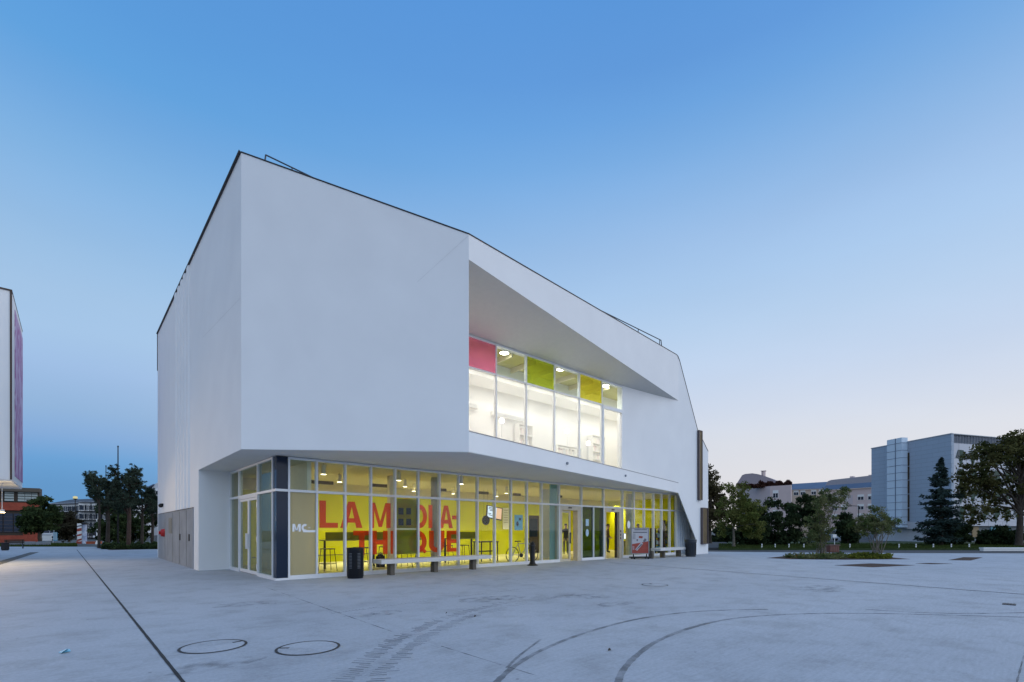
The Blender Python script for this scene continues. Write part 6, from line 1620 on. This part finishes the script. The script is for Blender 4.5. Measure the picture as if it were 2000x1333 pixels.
q = MB(); q.lathe([(.1, -.1), (.28, 0), (.28, .05)], (0, 0, zat(975, D)), 14); q.build('bracket', M['dark'], t, local=True)
q = MB(); q.lathe([(.27, .05), (.26, .35), (.1, .42)], (0, 0, zat(975, D)), 14); q.build('lamp_head', emis('street_lamp_glow', (.85, .80, .45), .75), t, local=True)
D = 50; c = gD(157, D); t = thing('advertising_column', 'advertising panel with red and white posters beside a blue and white drum', 'advertising column', c, ry)
m = MB(); m.box(-.30, -.05, .25, .18, .05, 2.1); m.build('poster_panel', M['white'], t, local=True)
m = MB()
for z0, z1, k in ((.25, .45, 0), (.75, .95, 0), (1.25, 1.55, 0), (1.72, 1.85, 1)):
    m.cur = k; m.slab([(-.30, -.055, z0), (.18, -.055, z0 + .1), (.18, -.055, z1 + .1), (-.30, -.055, z1)], (0, .004, 0))
m.build('poster', [red_p, grey_p], t, local=True)
m = MB(); m.lathe([(.22, 0), (.22, .2), (.19, .22), (.19, 2.0)], (.45, 0, 0), 20); m.build('drum', mat('drum_blue_white', (.10, .14, .26), .4, col2=(.50, .54, .60), scale=2.2), t, local=True)
m = MB(); m.lathe([(.25, 2.0), (.27, 2.05), (.25, 2.18), (.1, 2.22)], (.45, 0, 0), 20); m.build('cap', M['dark'], t, local=True)
m = MB(); m.box(-.34, -.1, 0, .22, .1, .25); m.build('base', red_p, t, local=True)
fr, L_ = frame(gD(168, 49.5), gD(191, 49.5)); m = MB(); m.box(0, 0, 0, L_, .5, .20, fr); m.box(-.03, -.03, .20, L_ + .03, .53, .24, fr)
tag(m.build('low_wall', mat('orange_red_wall', (.42, .10, .045), .7, var=.1)), 'low orange-red wall beside the advertising column', 'wall')
D = 54; t = thing('billboard', 'white blank billboard by the round tree trunk', 'billboard', gD(92, D), ry)
m = MB(); m.box(-.5, -.03, .22, .48, .03, .86); m.build('board', M['white'], t, local=True)
for s in (-.4, .4): m = MB(); m.tube((s, .05, 0), (s, .05, .4), .03); m.build('leg', M['dark'], t, local=True)
m = MB(); m.box(-.52, -.035, .84, .5, .035, .88); m.build('frame', M['steel'], t, local=True)
t = thing('banner', 'upright blue and white striped banner near the parked cars', 'banner', gD(108, D), ry)
m = MB(); m.box(-.22, -.012, .20, .22, .012, 1.18); m.build('cloth', mat('banner_blue', (.12, .38, .55), .7), t, local=True)
m = MB()
for k in range(3): m.box(-.16 + k*.13, -.016, .3, -.11 + k*.13, -.0125, 1.15)
m.build('stripes', M['white'], t, local=True)
m = MB(); m.tube((-.24, 0, 0), (-.24, 0, 1.22), .015); m.build('pole', M['alu'], t, local=True)
car(gD(106, 84), ry + .1, 'white car parked on the left beneath the striped banner', pw, None)
car(gD(124, 86), ry + .2, 'blue-grey car parked left of the advertising column', pb, None)
car(gD(206, 84), ry + .05, 'dark car parked behind the white pole among pine trunks', pd, None)
car(gD(226, 86), ry, 'pale car parked behind the tall black mast', pw, None)
D = 62; fr, L_ = frame(gD(190, D), gD(320, D)); t = thing('fence', 'grey panel fence behind the pines', 'fence', fr(0, 0, 0))
m = MB(); m.box(0, .05, 0, L_, .1, zat(1046, D), fr); m.build('panel', mat('grey_fence', (.16, .165, .17), .8, var=.15), t)
u = 0
while u < L_: m = MB(); m.box(u, -.02, 0, u + .1, .05, zat(1045, D), fr); m.build('post', M['panel_grey'], t); u += 1.1
for x, y, lab, mm in ((254, 1044, 'small white square sign behind the tallest pine trunk', 'white'), (267, 1044.5, 'small green-blue sign right of the tallest pine trunk', 'blue_poster')):
    t = thing('road_sign', lab, 'road sign', gD(x, 46), ry)
    m = MB(); m.tube((0, 0, 0), (0, 0, zat(y, 46)), .025); m.build('pole', M['alu'], t, local=True)
    m = MB(); m.box(-.16, -.03, zat(y + 3.2, 46), .16, -.015, zat(y - 3.2, 46)); m.build('sign_plate', M[mm], t, local=True)
c = at_z(10, 1075.5)
t = thing('litter_bin', 'dark square litter bin under the white pavilion at the left edge', 'litter bin', (c.x, c.y, 0), ry); t.scale = (.75, .75, .8)
m = MB(); m.box(-.2, -.2, .06, .2, .2, .62); m.build('body', M['bin'], t, local=True, bevel=.02); m = MB(); m.box(-.23, -.23, .62, .23, .23, .68); m.build('lid', M['bin'], t, local=True, bevel=.01); m = MB(); m.box(-.16, -.16, 0, .16, .16, .06); m.build('base', M['dark'], t, local=True)
c = at_z(29, 1072)
t = thing('park_bench', 'dark slatted park bench beside the left litter bin', 'bench', (c.x, c.y, 0), ry + .9); t.scale = (.72, .8, .8)
m = MB()
for k in range(4): m.box(-.75, -.22 + k*.12, .42, .75, -.13 + k*.12, .45)
m.build('seat', M['dark_brown'], t, local=True)
m = MB()
for k in range(3): m.box(-.75, .24 + k*.02, .52 + k*.12, .75, .27 + k*.02, .62 + k*.12)
m.build('backrest', M['dark_brown'], t, local=True)
for s in (-.6, .6): m = MB(); m.box(s - .03, -.2, 0, s + .03, .22, .42); m.box(s - .03, .2, .42, s + .03, .24, .86); m.build('leg', M['dark'], t, local=True)
for i, (x, lab) in enumerate(((28, 'grey concrete block beside the dark park bench'), (52, 'grey concrete block in the middle of the left lawn edge'), (80, 'grey concrete block below the round dark tree'))):
    fr, L_ = frame(gD(x - 10, 44), gD(x + 9, 44)); m = MB(); m.box(0, 0, -.02, L_, .5, .32, fr); m.box(.05, .05, .32, L_ - .05, .45, .36, fr)
    tag(m.build('concrete_block', M['panel_grey']), lab, 'concrete block', 'concrete blocks along the left lawn edge')

# ------------------------------------------------------------------ render settings
sc.view_settings.view_transform = 'Standard'; sc.view_settings.look = 'None'; sc.view_settings.exposure = 0; sc.view_settings.gamma = 1
sc.render.engine = 'CYCLES'
cy = sc.cycles; cy.use_denoising = True; cy.max_bounces = 8; cy.diffuse_bounces = 4; cy.glossy_bounces = 4; cy.transmission_bounces = 6; cy.transparent_max_bounces = 16
cy.sample_clamp_indirect = 6.0
